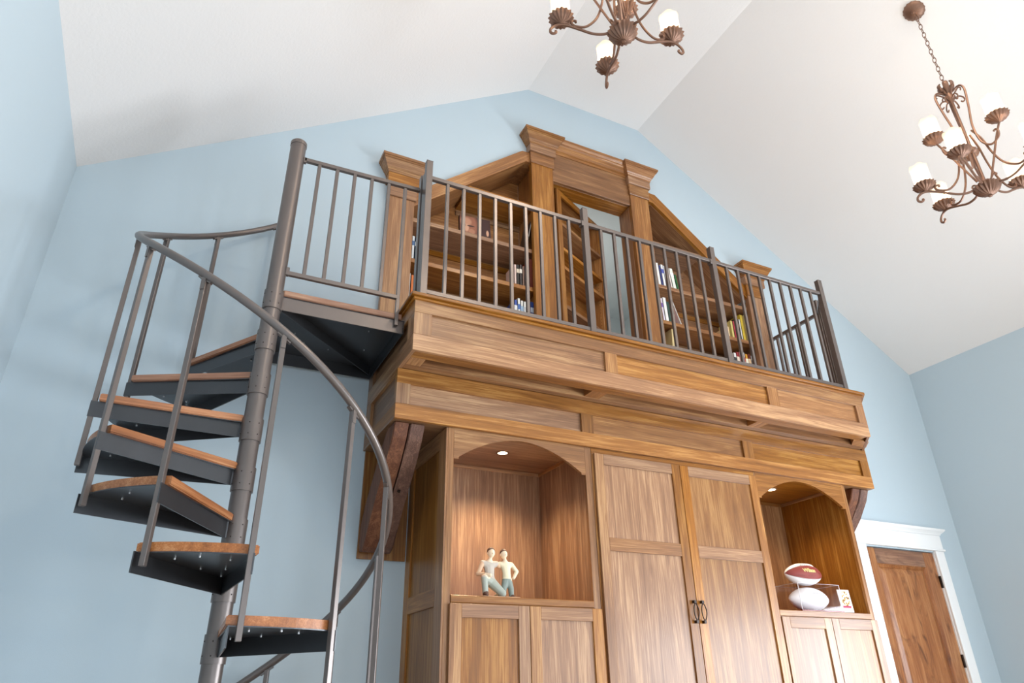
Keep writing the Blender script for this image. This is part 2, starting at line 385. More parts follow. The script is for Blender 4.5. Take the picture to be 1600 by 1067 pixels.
A = [bm.verts.new((-.404, y, z-5.315)) for y, z in cp]; B = [bm.verts.new((.404, y, z-5.315)) for y, z in cp]
bm.faces.new(A); bm.faces.new(B[::-1])
for i in range(len(cp)): bm.faces.new((A[i], A[(i+1) % len(cp)], B[(i+1) % len(cp)], B[i]))
link('cornice', mesh_of(bm), (4.16, 0, 5.315), hd, MW['x'])
box('jamb_liner', (3.74, 3.755), (0, .155), (FLZ, 5.33), MW['z'], hd)
box('jamb_liner', (4.565, 4.58), (0, .155), (FLZ, 5.33), MW['z'], hd)
box('head_liner', (3.755, 4.565), (0, .155), (5.315, 5.33), MW['x'], hd)
def rake(x0, x1, sgn, label):
    # polygon in xz: sloped board with a short level piece at its head
    if sgn > 0: P = [(x0, 4.635), (x0, 4.775), (3.465, 5.540), (x1, 5.545), (x1, 5.440), (3.50, 5.438)]
    else: P = [(x1, 4.640), (x1, 4.770), (4.865, 5.535), (x0, 5.540), (x0, 5.435), (4.83, 5.433)]
    t = thing('rake_board', ((x0+x1)/2, 0, 4.63), label, 'trim')
    prism('board', P, 'y', -.032, .0, MW['x'], t, roty=-sgn*math.atan(.825))
    # sloped liner going back over the bookcase
    if sgn > 0: Q = [(x0, 4.635), (x0, 4.66), (3.495, 5.46), (x1+.055, 5.46), (x1+.055, 5.440), (3.50, 5.438)]
    else: Q = [(x1, 4.640), (x1, 4.665), (4.835, 5.455), (x0-.045, 5.455), (x0-.045, 5.435), (4.83, 5.433)]
    prism('slope_liner', Q, 'y', .0, .30, MW['x'], t, roty=-sgn*math.atan(.825))
    return t
rake(2.535, 3.545, 1, 'sloping wooden board over the bookcase at the stair end')
rake(4.765, 5.810, -1, 'sloping wooden board over the bookcase right of the loft doorway')

# bookcases let into the wall
def bookcase(xa, xb, xlow, label):
    t = thing('built_in_bookcase', ((xa+xb)/2, .15, FLZ), label, 'bookcase')
    if xlow == 'l': tops = lambda x: 4.635+(x-2.535)*.832
    else: tops = lambda x: 4.640+(5.81-x)*.81
    za, zb = min(5.44, tops(xa)), min(5.44, tops(xb))
    P = [(xa, FLZ), (xb, FLZ), (xb, zb)]
    P += [(3.50, 5.44)] if xlow == 'l' else [(4.83, 5.435)]
    P += [(xa, za)]
    prism('back_panel', P, 'y', .29, .305, MW['x'], t)
    box('side_panel', (xa-.018, xa), (0, .29), (FLZ, za), MW['z'], t)
    box('side_panel', (xb, xb+.018), (0, .29), (FLZ, zb), MW['z'], t)
    for z in (3.81, 4.175, 4.535, 4.995):
        if z > 4.63:
            k = (z-4.635)/.832
            x0, x1 = (2.535+k+.02, xb) if xlow == 'l' else (xa, 5.81-(z-4.64)/.81-.02)
        else: x0, x1 = xa, xb
        box('shelf', (x0, x1), (.0, .29), (z-.014, z+.022), MW['x'], t, .002)
        box('back_rail', (x0, x1), (.275, .29), (z-.075, z-.03), MW['x'], t, .002)
    box('shelf', (xa, xb), (.0, .29), (FLZ, FLZ+.03), MW['x'], t, .002)
    return t
bookcase(2.525, 3.58, 'l', 'sloped-top built-in bookcase left of the loft doorway')
bookcase(4.74, 5.83, 'r', 'sloped-top built-in bookcase right of the loft doorway')
# bookcase that swings as the doorway's door
bd = thing('bookcase_door', (3.80, .005, FLZ+.005), 'bookcase door standing open inward in the loft doorway', 'bookcase', local=True, rotz=math.atan2(.345, .685))
DW, DH, DD = .775, 1.945, .20
box('stile', (0.02, .085), (0, .02), (0, DH), MW['z'], bd); box('stile', (DW-.05, DW), (0, .02), (0, DH), MW['z'], bd)
box('top_rail', (.085, DW-.05), (0, .02), (DH-.05, DH), MW['x'], bd); box('bottom_rail', (.085, DW-.05), (0, .02), (0, .10), MW['x'], bd)
box('side_panel', (.067, .085), (.02, DD), (0, DH), MW['z'], bd); box('side_panel', (DW-.05, DW-.032), (.02, DD), (0, DH), MW['z'], bd)
box('back_panel', (.085, DW-.05), (DD-.012, DD), (0, DH), MW['x'], bd); box('top_panel', (.085, DW-.05), (.02, DD-.012), (DH-.02, DH), MW['x'], bd)
for z in (4.945, 4.69, 4.505, 4.13, 3.78): box('shelf', (.085, DW-.05), (.002, DD-.012), (z-FLZ-.02, z-FLZ+.012), MW['x'], bd)
bm = bmesh.new()
for i in range(24):
    for yy in (.05, .15):
        r = bmesh.ops.create_circle(bm, cap_ends=True, segments=6, radius=.0035)['verts']
        bmesh.ops.rotate(bm, cent=(0, 0, 0), matrix=Matrix.Rotation(R(-90), 3, 'Y'), verts=r)
        bmesh.ops.translate(bm, vec=(DW-.0505, yy, .6+i*.032), verts=r)
tag(link('peg_holes', mesh_of(bm), (0, 0, 0), bd, M_gap), kind='stuff')

# ------------------------------------------------------------------ the loft box
UF, LF = -.897, -.643           # front planes of upper and lower tier
X0, XU1, X1 = 2.32, 5.83, 6.076
ZB, ZM, ZF = 2.706, 3.003, 3.322
lf = thing('loft_balcony', (XC, -.45, ZB), 'panelled wooden loft balcony over the cabinets', 'balcony')
pl = [(X0+.02, -.0), (X0+.02, UF+.02), (XU1-.01, UF+.02), (X1-.02, LF+.01), (X1-.02, 0)]
prism('upper_body', pl, 'z', ZM+.066, ZF-.013, MW['x'], lf)
box('lower_body', (X0+.02, X1-.02), (LF+.02, 0), (ZB+.012, ZM+.02), MW['x'], lf, 0)
def framed(parent, axis, a, b, z0, z1, f0, f1, stiles, rt_, rb_):
    """rails and stiles proud of a panel; axis x (front) or y (side); f0 back plane, f1 front plane"""
    def bx(nm, p, q, c, d, m):
        if axis == 'x': box(nm, (p, q), (f0, f1), (c, d), m, parent, .0015)
        else: box(nm, (f0, f1), (p, q), (c, d), m, parent, .0015)
    g = MW['x'] if axis == 'x' else MW['y']
    bx('rail', a, b, z1-rt_, z1, g); bx('rail', a, b, z0, z0+rb_, g)
    for p, q in stiles: bx('stile', p, q, z0+rb_, z1-rt_, MW['z'])
    for (p, q), (r, s) in zip(stiles, stiles[1:]):
        o = (f1-f0)*.12
        if axis == 'x': box('panel', (q, r), (f0-o, f0+o+.004*(1 if f1 > f0 else -1)), (z0+rb_, z1-rt_), g, parent, 0)
        else: box('panel', (f0-o, f0+o), (q, r), (z0+rb_, z1-rt_), g, parent, 0)
framed(lf, 'x', X0, XU1, ZM, ZF, UF+.022, UF, [(X0, 2.422), (3.547, 3.635), (4.874, 4.970), (5.748, XU1)], .087, .097)
framed(lf, 'x', X0, X1, ZB, ZM, LF+.022, LF, [(X0, 2.402), (3.508, 3.595), (4.815, 4.905), (5.990, X1)], .088, .088)
framed(lf, 'y', UF+.022, 0, ZM, ZF, X0+.022, X0, [(UF+.022, UF+.105), (-.10, 0)], .087, .097)
framed(lf, 'y', LF+.022, 0, ZB, ZM, X0+.022, X0, [(LF+.022, LF+.03), (-.10, 0)], .02, .088)
framed(lf, 'y', LF+.022, 0, ZB, ZM, X1-.022, X1, [(LF+.022, LF+.10), (-.10, 0)], .088, .088)
box('side_panel', (X1-.022, X1), (LF, 0), (ZM, ZF), MW['y'], lf)
# chamfered right corner board
vx = Vector((X1-XU1, LF-UF, 0)); ln = vx.length
cb = box('corner_board', (-ln/2, ln/2), (0, .02), (ZM, ZF), MW['x'], None); cb.parent = lf
cb.location = Vector(((XU1+X1)/2, (UF+LF)/2, (ZM+ZF)/2)) - W[lf] + Vector((-.012, .012, 0)); cb.rotation_euler = (0, 0, math.atan2(vx.y, vx.x))
# soffit under the upper tier
box('soffit_rail', (X0+.022, XU1-.02), (UF+.022, UF+.10), (ZM+.001, ZM+.052), MW['x'], lf, .0015)
box('soffit_rail', (X0+.022, X1-.06), (LF-.058, LF), (ZM+.001, ZM+.052), MW['x'], lf, .0015)
for p, q in ((X0+.022, 2.43), (3.50, 3.61), (4.83, 4.93)): box('soffit_stile', (p, q), (UF+.10, LF-.058), (ZM+.001, ZM+.052), MW['y'], lf, .0015)
prism('soffit_corner', [(5.77, UF+.10), (XU1+.098, UF+.10), (X1-.06, LF-.058), (5.86, LF-.058)], 'z', ZM+.001, ZM+.052, MW['y'], lf)
box('soffit_panel', (2.35, 5.84), (UF+.03, LF-.0), (ZM+.053, ZM+.062), MW['x'], lf, 0)
box('lower_soffit', (X0, X1), (LF+.022, 0), (ZB, ZB+.012), MW['x'], lf, 0)
# cap with a small moulding
CP = [(X0-.028, 0), (X0-.028, UF-.03), (XU1+.014, UF-.03), (X1+.03, LF-.013), (X1+.03, 0)]
prism('cap_board', CP, 'z', ZF+.003, FLZ, MW['x'], lf, .003)
CM = [(X0-.012, 0), (X0-.012, UF-.013), (XU1+.006, UF-.013), (X1+.013, LF-.006), (X1+.013, 0)]
prism('cap_moulding', CM, 'z', ZF-.012, ZF+.003, MW['x'], lf, .003)
box('floor_board', (2.5, 5.86), (0, .34), (3.30, FLZ), MW['x'], lf, 0)

# ------------------------------------------------------------------ loft railings
PW, BW = .040, .020
RY = -.848; ZPT = 4.342; ZTR, ZBR = 4.222, 3.400
def bar(nm, p, q, wz, wx, parent, mat=None):
    """square bar between two points"""
    p, q = Vector(p), Vector(q); dvec = q-p; L = dvec.length
    me = box_mesh(wx, wx, L, .0015) if abs(dvec.normalized().z) > .9 else box_mesh(L, wx, wz, .0015)
    o = link(nm, me, (p+q)/2, parent, mat or M_metal)
    if abs(dvec.normalized().z) <= .9: o.rotation_euler = (0, -math.atan2(dvec.z, math.hypot(dvec.x, dvec.y)), math.atan2(dvec.y, dvec.x))
    return o
rl = thing('balcony_railing', (4.06, RY, FLZ), 'bronze steel balcony railing along the front of the loft', 'railing')
posts = [2.3746, 3.5022, 4.6177, 5.7415]
PR = [(p, RY) for p in posts] + [(5.985, -.600)]
for i, (px, py) in enumerate(PR):
    bar('post', (px, py, FLZ), (px, py, ZPT), 0, PW, rl)
    box('post_cap', (px-.021, px+.021), (py-.021, py+.021), (ZPT, ZPT+.004), M_metal, rl, .001)
def section(parent, a, b, n, ztr=ZTR, zbr=ZBR):
    a, b = Vector(a), Vector(b)
    bar('top_rail', (a.x, a.y, ztr), (b.x, b.y, ztr), .026, .026, parent); bar('bottom_rail', (a.x, a.y, zbr), (b.x, b.y, zbr), .026, .024, parent)
    for k in range(1, n+1):
        p = a.lerp(b, k/(n+1)); bar('baluster', (p.x, p.y, zbr+.012), (p.x, p.y, ztr-.012), 0, BW, parent)
for a, b in zip(posts, posts[1:]): section(rl, (a+.02, RY, 0), (b-.02, RY, 0), 9)
section(rl, (5.755, RY+.014, 0), (5.971, -.614, 0), 2)
section(rl, (5.985, -.58, 0), (5.985, -.012, 0), 4)
for x_ in posts[1:3]:
    box('rail_bracket', (x_-.034, x_-.016), (RY-.02, RY+.02), (ZTR-.03, ZTR+.01), M_metal, rl, .002)
bar('post', (2.375, -.745, FLZ), (2.375, -.745, 4.30), 0, PW, rl); bar('post', (2.375, -.795, FLZ), (2.375, -.795, 4.285), 0, .03, rl)
box('wall_flange', (5.96, 6.01), (-.012, 0), (ZTR-.03, ZTR+.03), M_metal, rl, .002)

# ------------------------------------------------------------------ spiral staircase
NX, NY, RT = 1.602, -.7297, .6475
Z0, H, TH0, DT, SP = 3.2835, .2378, 91.7, 30.34, 37.4
TK = .034
st = thing('spiral_staircase', (NX, NY, 0), 'bronze steel spiral staircase with wooden treads left of the loft', 'staircase')
NR = .0445
bm = lathe([(0, 0), (NR, 0), (NR, 4.27), (0, 4.27)], 28)
link('newel_post', mesh_of(bm, True), (NX, NY, 0), st, M_metal)
bm = lathe([(0, 4.268), (NR+.0025, 4.268), (NR+.0025, 4.292), (NR-.004, 4.30), (0, 4.302)], 28)
bmesh.ops.translate(bm, vec=(0, 0, -4.268), verts=bm.verts[:])
link('newel_cap', mesh_of(bm), (NX, NY, 4.268), st, M_metal)
bm = lathe([(0, 0), (.12, 0), (.12, .012), (.0, .012)], 28); link('base_plate', mesh_of(bm), (NX, NY, 0), st, M_metal)
# one tread: steel tray, wooden top, bolts (nosing along local +x, body clockwise of it)
def sector(bm, r0, r1, a0, a1, z0, z1, n=12):
    T = []; 
    for z in (z0, z1):
        T.append([bm.verts.new((r1*math.cos(R(a0+(a1-a0)*i/n)), r1*math.sin(R(a0+(a1-a0)*i/n)), z)) for i in range(n+1)] +
                 [bm.verts.new((r0*math.cos(R(a1+(a0-a1)*i/4)), r0*math.sin(R(a1+(a0-a1)*i/4)), z)) for i in range(5)])
    bm.faces.new(T[0]); bm.faces.new(T[1][::-1]); m = len(T[0])
    for i in range(m): bm.faces.new((T[0][i], T[0][(i+1) % m], T[1][(i+1) % m], T[1][i]))
def rbox(bm, x, y, z, ang):
    v = addbox(bm, x, y, z); bmesh.ops.rotate(bm, cent=(0, 0, 0), matrix=Matrix.Rotation(R(ang), 3, 'Z'), verts=v)
bm = bmesh.new()
sector(bm, .046, .655, -2.0, -SP+1.5, -TK-.004, -TK)
rbox(bm, (.045, .678), (-.022, -.017), (-TK-.072, -TK), 0)            # front flange
rbox(bm, (.045, .672), (.014, .019), (-TK-.072, -TK), -SP)            # rear flange
tread_me = mesh_of(bm)
bm = bmesh.new(); sector(bm, .046, RT, 0, -SP+.5, -TK, 0)
bmesh.ops.bevel(bm, geom=[e for e in bm.edges if abs(e.verts[0].co.z-e.verts[1].co.z) < 1e-6], offset=.004, segments=2, affect='EDGES')
top_me = mesh_of(bm)
bm = bmesh.new()
for r_, a_ in ((.55, -8), (.33, -10), (.55, -28), (.33, -26), (.14, -18), (.60, -18)):
    v = bmesh.ops.create_cone(bm, cap_ends=True, segments=8, radius1=.0042, radius2=.0042, depth=.007)['verts']
    bmesh.ops.translate(bm, vec=(r_*math.cos(R(a_)), r_*math.sin(R(a_)), -TK-.008), verts=v)
bolt_me = mesh_of(bm)
bm = lathe([(NR, -.13), (.0500, -.13), (.0500, -.018), (NR, -.018)], 28); sleeve_me = mesh_of(bm, True)
bm = bmesh.new()
for zz in (-.10, -.045):
    for a_ in (200, 250, 300):
        v = bmesh.ops.create_uvsphere(bm, u_segments=6, v_segments=4, radius=.003)['verts']
        bmesh.ops.translate(bm, vec=(.050*math.cos(R(a_)), .050*math.sin(R(a_)), zz), verts=v)
screw_me = mesh_of(bm)
for me_, m_ in ((tread_me, M_metal_d), (top_me, MT), (bolt_me, M_bolt), (sleeve_me, M_metal), (screw_me, M_gap)): me_.materials.append(m_)
NT = 13
for k in range(0, NT+1):
    z = Z0-H*k
    s = link('sleeve', sleeve_me, (NX, NY, z), st, None)
    tag(link('set_screws', screw_me, (NX, NY, z), s, None), kind='stuff')
    if k == 0: continue
    th = R(TH0+DT*k)
    tr_ = link('tread', tread_me, (NX, NY, z), st, None); tr_.rotation_euler = (0, 0, th)
    wt = link('wooden_top', top_me, (NX, NY, z), tr_, None)
    tag(link('bolts', bolt_me, (NX, NY, z), tr_, None), kind='stuff')
# handrail and balusters
RH = .670
def zrail(deg): return Z0+.848-.2405*(deg-TH0)/DT
a_end = TH0+DT*12.2
pts = []
deg = 86.0
while deg <= a_end:
    pts.append((NX+RH*math.cos(R(deg)), NY+RH*math.sin(R(deg)), zrail(deg))); deg += 4
tube('handrail', pts, .0185, M_metal, st, (NX, NY, 0), seg=12)
bm = bmesh.new(); v = addbox(bm, (-.009, .009), (-.034, .034), (-.004, .004)); bmesh.ops.rotate(bm, cent=(0, 0, 0), matrix=Matrix.Rotation(R(-34), 3, 'X'), verts=v)
addbox(bm, (.0108, .0145), (-.009, .009), (-.05, .008))
clip_me = mesh_of(bm); clip_me.materials.append(M_metal)
for k in range(0, NT):
    dg = TH0+DT*k-2.5
    x_, y_ = NX+.665*math.cos(R(dg)), NY+.665*math.sin(R(dg))
    zb = Z0-H*(k+1)-.085; zt = zrail(dg)-.020
    if k == 0: zb = Z0-H*1-.085
    b = link('baluster', box_mesh(.021, .021, zt-zb, .0015), (x_, y_, (zt+zb)/2), st, M_metal); b.rotation_euler = (0, 0, R(dg))
    c = link('clip', clip_me, (x_, y_, (zt+zb)/2), b, None); c.location = (.0, 0, (zt-zb)/2-.004)
# landing
LX1, LY1 = 2.315, -.045
lx0, ly0 = NX, NY-.004
land = box('landing_plate', (lx0, LX1), (ly0, LY1), (Z0-TK-.005, Z0-TK), M_metal_d, st, 0)
for nm, x, y in (('front_flange', (lx0+.04, LX1-.002), (ly0, ly0+.006)), ('back_flange', (lx0, LX1-.002), (LY1-.006, LY1)), ('left_flange', (lx0, lx0+.006), (ly0+.05, LY1)), ('right_flange', (LX1-.01, LX1-.004), (ly0, LY1))):
    box(nm, x, y, (Z0-TK-.082, Z0-TK-.005), M_metal if nm == 'front_flange' else M_metal_d, land, .001)
a, b = Vector((lx0+.05, ly0+.05, 0)), Vector((LX1-.02, LY1-.03, 0)); dv = b-a
sb = link('stiffener', box_mesh(dv.length, .006, .06, .001), ((a.x+b.x)/2, (a.y+b.y)/2, Z0-TK-.035), land, M_metal_d); sb.rotation_euler = (0, 0, math.atan2(dv.y, dv.x))
bm = bmesh.new()
for x_, y_ in ((2.16, -.55), (2.2, -.30), (2.0, -.22), (1.85, -.25), (1.78, -.35)):
    v = bmesh.ops.create_cone(bm, cap_ends=True, segments=8, radius1=.0042, radius2=.0042, depth=.007)['verts']; bmesh.ops.translate(bm, vec=(x_, y_, Z0-TK-.009), verts=v)
bmesh.ops.translate(bm, vec=(-NX, -NY, -Z0), verts=bm.verts[:])
tag(link('bolts', mesh_of(bm), (NX, NY, Z0), land, M_bolt), kind='stuff')
lt = prism('wooden_top', [(lx0+.048, ly0-.012), (LX1-.02, ly0-.012), (LX1-.02, LY1), (lx0, LY1), (lx0, ly0+.05)], 'z', Z0-TK, Z0, MT, land, .004)
# railing beside the landing
lr = thing('landing_railing', (1.96, ly0, Z0), 'short steel railing between spiral newel and balcony corner post', 'railing')
ry = ly0-.012
bar('top_rail', (NX+.044, ry, 4.172), (2.353, ry, 4.190), .024, .024, lr)
bar('bottom_rail', (NX+.044, ry, 3.386), (2.262, ry, 3.386), .024, .022, lr)
for k in range(6):
    x_ = 1.735+k*.1054
    bar('baluster', (x_, ry, 3.39 if k < 5 else 3.205), (x_, ry, 4.172), 0, BW, lr)
box('newel_clip', (NX+.036, NX+.056), (ry-.012, ry+.012), (4.15, 4.185), M_metal, lr, .002); box('newel_clip', (NX+.036, NX+.056), (ry-.012, ry+.012), (3.372, 3.42), M_metal, lr, .002)

# ------------------------------------------------------------------ cabinets
CF = -.623
def shaker(parent, nm, x0, x1, z0, z1, rails, label=None, st_w=.065, midrail=None, handle=None):
    """frame-and-panel door; sub-parts stile, rail, panel"""
    yb, yf = CF-.002, CF-.020
    d_ = box(nm, (x0+.002, x1-.002), (yb+.001, yf+.010), (z0+.002, z1-.002), MW['z'], parent, .001)    # recessed panel sheet is the door's body
    box('stile', (x0+.001, x0+st_w), (yb, yf), (z0+.001, z1-.001), MW['z'], d_, .0015); box('stile', (x1-st_w, x1-.001), (yb, yf), (z0+.001, z1-.001), MW['z'], d_, .0015)
    box('rail', (x0+st_w, x1-st_w), (yb, yf), (z1-.066, z1-.001), MW['x'], d_, .0015); box('rail', (x0+st_w, x1-st_w), (yb, yf), (z0+.001, z0+.09), MW['x'], d_, .0015)
    if midrail: box('rail', (x0+st_w, x1-st_w), (yb, yf), midrail, MW['x'], d_, .0015)
    if handle:
        hx, hz = handle
        bm = bmesh.new()
        for s_ in (-1, 1):
            P = [(0, -.018, -.052), (s_*.012, -.020, -.03), (s_*.018, -.021, 0), (s_*.012, -.020, .03), (0, -.018, .052)]
            tube_into(bm, spline(P, 5), .0032, 6)
        for zz in (-.055, .055):
            addbox(bm, (-.008, .008), (-.022, 0), (zz-.008, zz+.008))
        link('pull', mesh_of(bm, True), (hx, yf, hz), d_, M_dark)
    return d_
def arch_rail(parent, x0, x1, z_bot, z_side, z_apex, z_top, y0, y1):
    n = 20; P = [(x0, z_top), (x0, z_bot), (x0+.03, z_bot)]
    xc, hw = (x0+x1)/2, (x1-x0)/2-.03
    for i in range(n+1):
        u = -1+2*i/n; s = z_side+(z_apex-z_side)*math.sqrt(max(0, 1-(abs(u)*.985)**2.3)) if abs(u) < .999 else z_bot+.012
        P.append((xc+u*hw, max(z_bot+.004, z_bot+.012+(z_apex-z_bot-.012)*(1-abs(u)**1.9))))
    P += [(x1-.03, z_bot), (x1, z_bot), (x1, z_top)]
    return prism('arched_rail', P, 'y', y0, y1, MW['x'], parent)
def niche_unit(x0, x1, o0, o1, side, label):
    """cabinet with arched open niche above a pair of doors"""
    t = thing('niche_cabinet', ((x0+x1)/2, -.31, 0), label, 'cabinet')
    box('side_panel', (x0, x0+.018), (CF+.02, 0), (0, ZB-.004), MW['z'], t, 0) if side == 'l' else box('side_panel', (x0, o0), (CF+.02, 0), (0, ZB-.004), MW['z'], t, 0)
    if side == 'l': box('inner_side', (o0-.02, o0), (CF+.02, -.025), (1.75, ZB-.004), MW['z'], t, 0)
    else: box('inner_side', (o1, o1+.02), (CF+.02, -.025), (1.75, ZB-.004), MW['z'], t, 0)
    box('side_panel', (x1-.018, x1), (CF+.02, 0), (0, ZB-.004), MW['z'], t, 0) if side == 'r' else box('side_panel', (o1, x1), (CF+.02, 0), (0, ZB-.004), MW['z'], t, 0)
    box('back_panel', (o0, o1), (-.03, -.012), (1.78, ZB-.004), MW['z'], t, 0)
    box('niche_top', (o0, o1), (CF+.02, -.03), (2.690, 2.702), MW['x'], t, 0)
    box('cove_strip', (o0, o1), (-.042, -.03), (2.668, 2.690), MW['x'], t, .002)
    box('cove_strip', (o1-.012, o1), (CF+.02, -.042), (2.668, 2.690), MW['y'], t, .002)
    box('niche_shelf', (o0-.0, o1), (CF-.006, -.03), (1.778, 1.815), MW['x'], t, .003)
    box('bottom_panel', (x0, x1), (CF+.02, 0), (.0, .10), MW['x'], t, 0)
    # face frame
    box('frame_stile', (x0, o0), (CF, CF+.02), (0, ZB-.002), MW['z'], t, .0015); box('frame_stile', (o1, x1), (CF, CF+.02), (0, ZB-.002), MW['z'], t, .0015)
    box('frame_rail', (o0, o1), (CF, CF+.02), (1.74, 1.778), MW['x'], t, .001)
    arch_rail(t, o0, o1, 2.528, 2.54, 2.682, ZB-.002, CF, CF+.02)
    d0, d1 = (o0-.010, x1-.004) if side == 'l' else (x0+.004, o1+.03)
    m = (d0+d1)/2
    for a_, b_ in ((d0, m), (m, d1)): shaker(t, 'door', a_+.001, b_-.001, .10, 1.774, None)
    # side frame seen from the stair
    if side in 'lr':
        xs, xf = (x0, x0-.012) if side == 'l' else (x1, x1+.012)
        for y_ in ((CF+.0, CF+.108), (-.085, 0)): box('side_stile', (xs, xf), y_, (0, ZB-.004), MW['z'], t, .0015)
        for z_ in ((1.768, 1.858), (2.60, ZB-.004), (0, .12)): box('side_rail', (xs, xf), (CF+.108, -.085), z_, MW['y'], t, .0015)
    return t
niche_unit(2.641, 3.572, 2.676, 3.527, 'l', 'niche cabinet with lit arch and boy figurine beside the spiral stair')
niche_unit(4.889, 5.757, 4.896, 5.732, 'r', 'niche cabinet with arch holding footballs near the alder door')
tc = thing('tall_cabinet', (4.23, -.31, 0), 'tall two-door cabinet between the arched niches', 'cabinet')
box('body', (3.574, 4.887), (CF+.02, 0), (0, ZB-.004), MW['z'], tc, 0)
box('frame_rail', (3.574, 4.887), (CF, CF+.02), (2.672, ZB-.002), MW['x'], tc, .001)
box('frame_stile', (3.574, 3.590), (CF, CF+.02), (0, 2.672), MW['z'], tc, .001); box('frame_stile', (4.875, 4.887), (CF, CF+.02), (0, 2.672), MW['z'], tc, .001)
shaker(tc, 'door', 3.584, 4.231, .10, 2.670, None, midrail=(2.092, 2.166), handle=(4.205, 1.778))
shaker(tc, 'door', 4.233, 4.884, .10, 2.670, None, midrail=(2.092, 2.166), handle=(4.262, 1.778))

# puck lights in the niches
def puck(x_, label, power):
    t = thing('recessed_light', (x_, -.36, 2.690), label, 'light')
    bm = lathe([(.030, 0), (.040, 0), (.040, -.004), (.030, -.003)], 24); link('trim_ring', mesh_of(bm, True), (x_, -.36, 2.690), t, plain('puck_ring', srgb(120, 90, 66), .4, metal=.3, var=.05))
    bm = lathe([(0, -.001), (.030, -.001), (.030, -.0025), (0, -.0025)], 24); link('lens', mesh_of(bm), (x_, -.36, 2.690), t, emit('puck_lens', (1, .82, .55, 1), 8))
    d = bpy.data.lights.new('niche_spot', 'SPOT'); d.energy = power; d.color = (1, .78, .5); d.spot_size = R(125); d.spot_blend = .8; d.shadow_soft_size = .03
    o = bpy.data.objects.new('niche_spot', d); col.objects.link(o); o.location = (x_, -.36, 2.68)
    return t
puck(3.10, 'glowing recessed light in the ceiling of the figurine niche', 40)
puck(5.31, 'recessed light in the ceiling of the football niche', 18)

# knee brackets under the loft ends
def bracket(mir, label):
    f = (lambda x: x) if not mir else (lambda x: 8.396-x)
    t = thing('timber_bracket', (f(2.47), -.3, 2.066), label, 'bracket')
    P = [(-.455, 2.704), (-.602, 2.704), (-.565, 2.625), (-.475, 2.512), (-.30, 2.33), (-.13, 2.115), (-.09, 2.092), (-.032, 2.10), (-.022, 2.16), (-.022, 2.25), (-.10, 2.36), (-.30, 2.56)]
    for a_, b_ in ((2.337, 2.419), (2.427, 2.510)):
        aa, bb = sorted((f(a_), f(b_))); prism('timber', P, 'x', aa, bb, MB_, t, .006)
    aa, bb = sorted((f(2.333), f(2.62))); box('backing_board', (aa, bb), (-.02, 0), (2.066, 2.704), MW['z'], t, .002)
    xx = f(2.44)
    bm = bmesh.new(); bmesh.ops.create_cone(bm, cap_ends=True, segments=8, radius1=.010, radius2=.008, depth=.012)
    o = link('bolt_head', mesh_of(bm), (f(2.455), -.36, 2.385), t, M_dark); o.rotation_euler = (R(45), 0, 0)
    return t
bracket(False, 'rough double timber bracket under the stair end of the loft')
bracket(True, 'rough double timber bracket under the loft near the alder door')

# ------------------------------------------------------------------ chandeliers
cup_bm = lathe([(0, -.012), (.012, -.010), (.022, .0), (.040, .006), (.054, .018), (.062, .032), (.067, .040), (.060, .042), (.05, .028), (0, .018)], 64, 16, .075); cup_me = mesh_of(cup_bm, True)
sh_bm = lathe([(0, .028), (.048, .030), (.0505, .036), (.0505, .10), (.0515, .150), (.0520, .165), (.0535, .178), (.0545, .187)], 32)
for v in sh_bm.verts:
    if v.co.z > .17: v.co.z += .006*math.sin(5*math.atan2(v.co.y, v.co.x))
sh_me = mesh_of(sh_bm, True)
def scroll(cx, cz, r, a0, turns, n=12, sgn=1):
    return [(cx+r*(1-.62*i/n)*math.cos(a0+sgn*turns*2*PI*i/n), cz+r*(1-.62*i/n)*math.sin(a0+sgn*turns*2*PI*i/n)) for i in range(n+1)]
def prof_tube(bm, P2, rad, seg=6, n=5):
    pts = spline([(p[0], 0, p[1]) for p in P2], n); tube_into(bm, pts, rad, seg)
bm = bmesh.new()      # lower arm, in its own xz plane, z from the bowl
prof_tube(bm, [(.055, .065), (.10, .045), (.16, .050), (.23, .085), (.30, .118), (.345, .120), (.378, .095), (.384, .068), (.370, .054), (.354, .062), (.356, .074)], .0076)
prof_tube(bm, [(.040, .50), (.075, .40), (.095, .28), (.130, .17), (.19, .105), (.245, .108), (.268, .130), (.262, .150), (.246, .150), (.245, .138)], .0070)
low_me = mesh_of(bm, True)
bm = bmesh.new()      # upper arm
prof_tube(bm, [(.030, .86), (.075, .87), (.098, .82), (.082, .68), (.058, .52), (.070, .38), (.115, .315), (.165, .335), (.178, .375), (.168, .395), (.152, .390)], .0070)
prof_tube(bm, [(.045, .10), (.10, .22), (.155, .34), (.20, .425)], .0066)
up_me = mesh_of(bm, True)
bm = bmesh.new()      # leafy crown
for k in range(6):
    a_ = k*PI/3
    for P2, rd in (([(.012, .80), (.045, .815), (.068, .795), (.072, .77), (.06, .758), (.05, .768)], .005), ([(.012, .83), (.04, .86), (.062, .885), (.075, .875), (.070, .858)], .005)):
        pts = spline([(p[0]*math.cos(a_), p[0]*math.sin(a_), p[1]) for p in P2], 4); tube_into(bm, pts, rd, 6)
    b_ = a_+PI/6
    pts = spline([(r_*math.cos(b_), r_*math.sin(b_), z_) for r_, z_ in ((.015, .86), (.038, .90), (.046, .935), (.036, .95))], 4); tube_into(bm, pts, [.012+.006*math.sin(PI*i/(len(pts)-1)) for i in range(len(pts))], 6, flat=.5)
crown_me = mesh_of(bm, True)
stem_me = mesh_of(lathe([(0, .07), (.010, .07), (.010, .33), (.028, .345), (.030, .365), (.014, .385), (.010, .40), (.010, .78), (.022, .80), (.028, .83), (.02, .86), (.03, .90), (.018, .93), (0, .935)], 16), True)
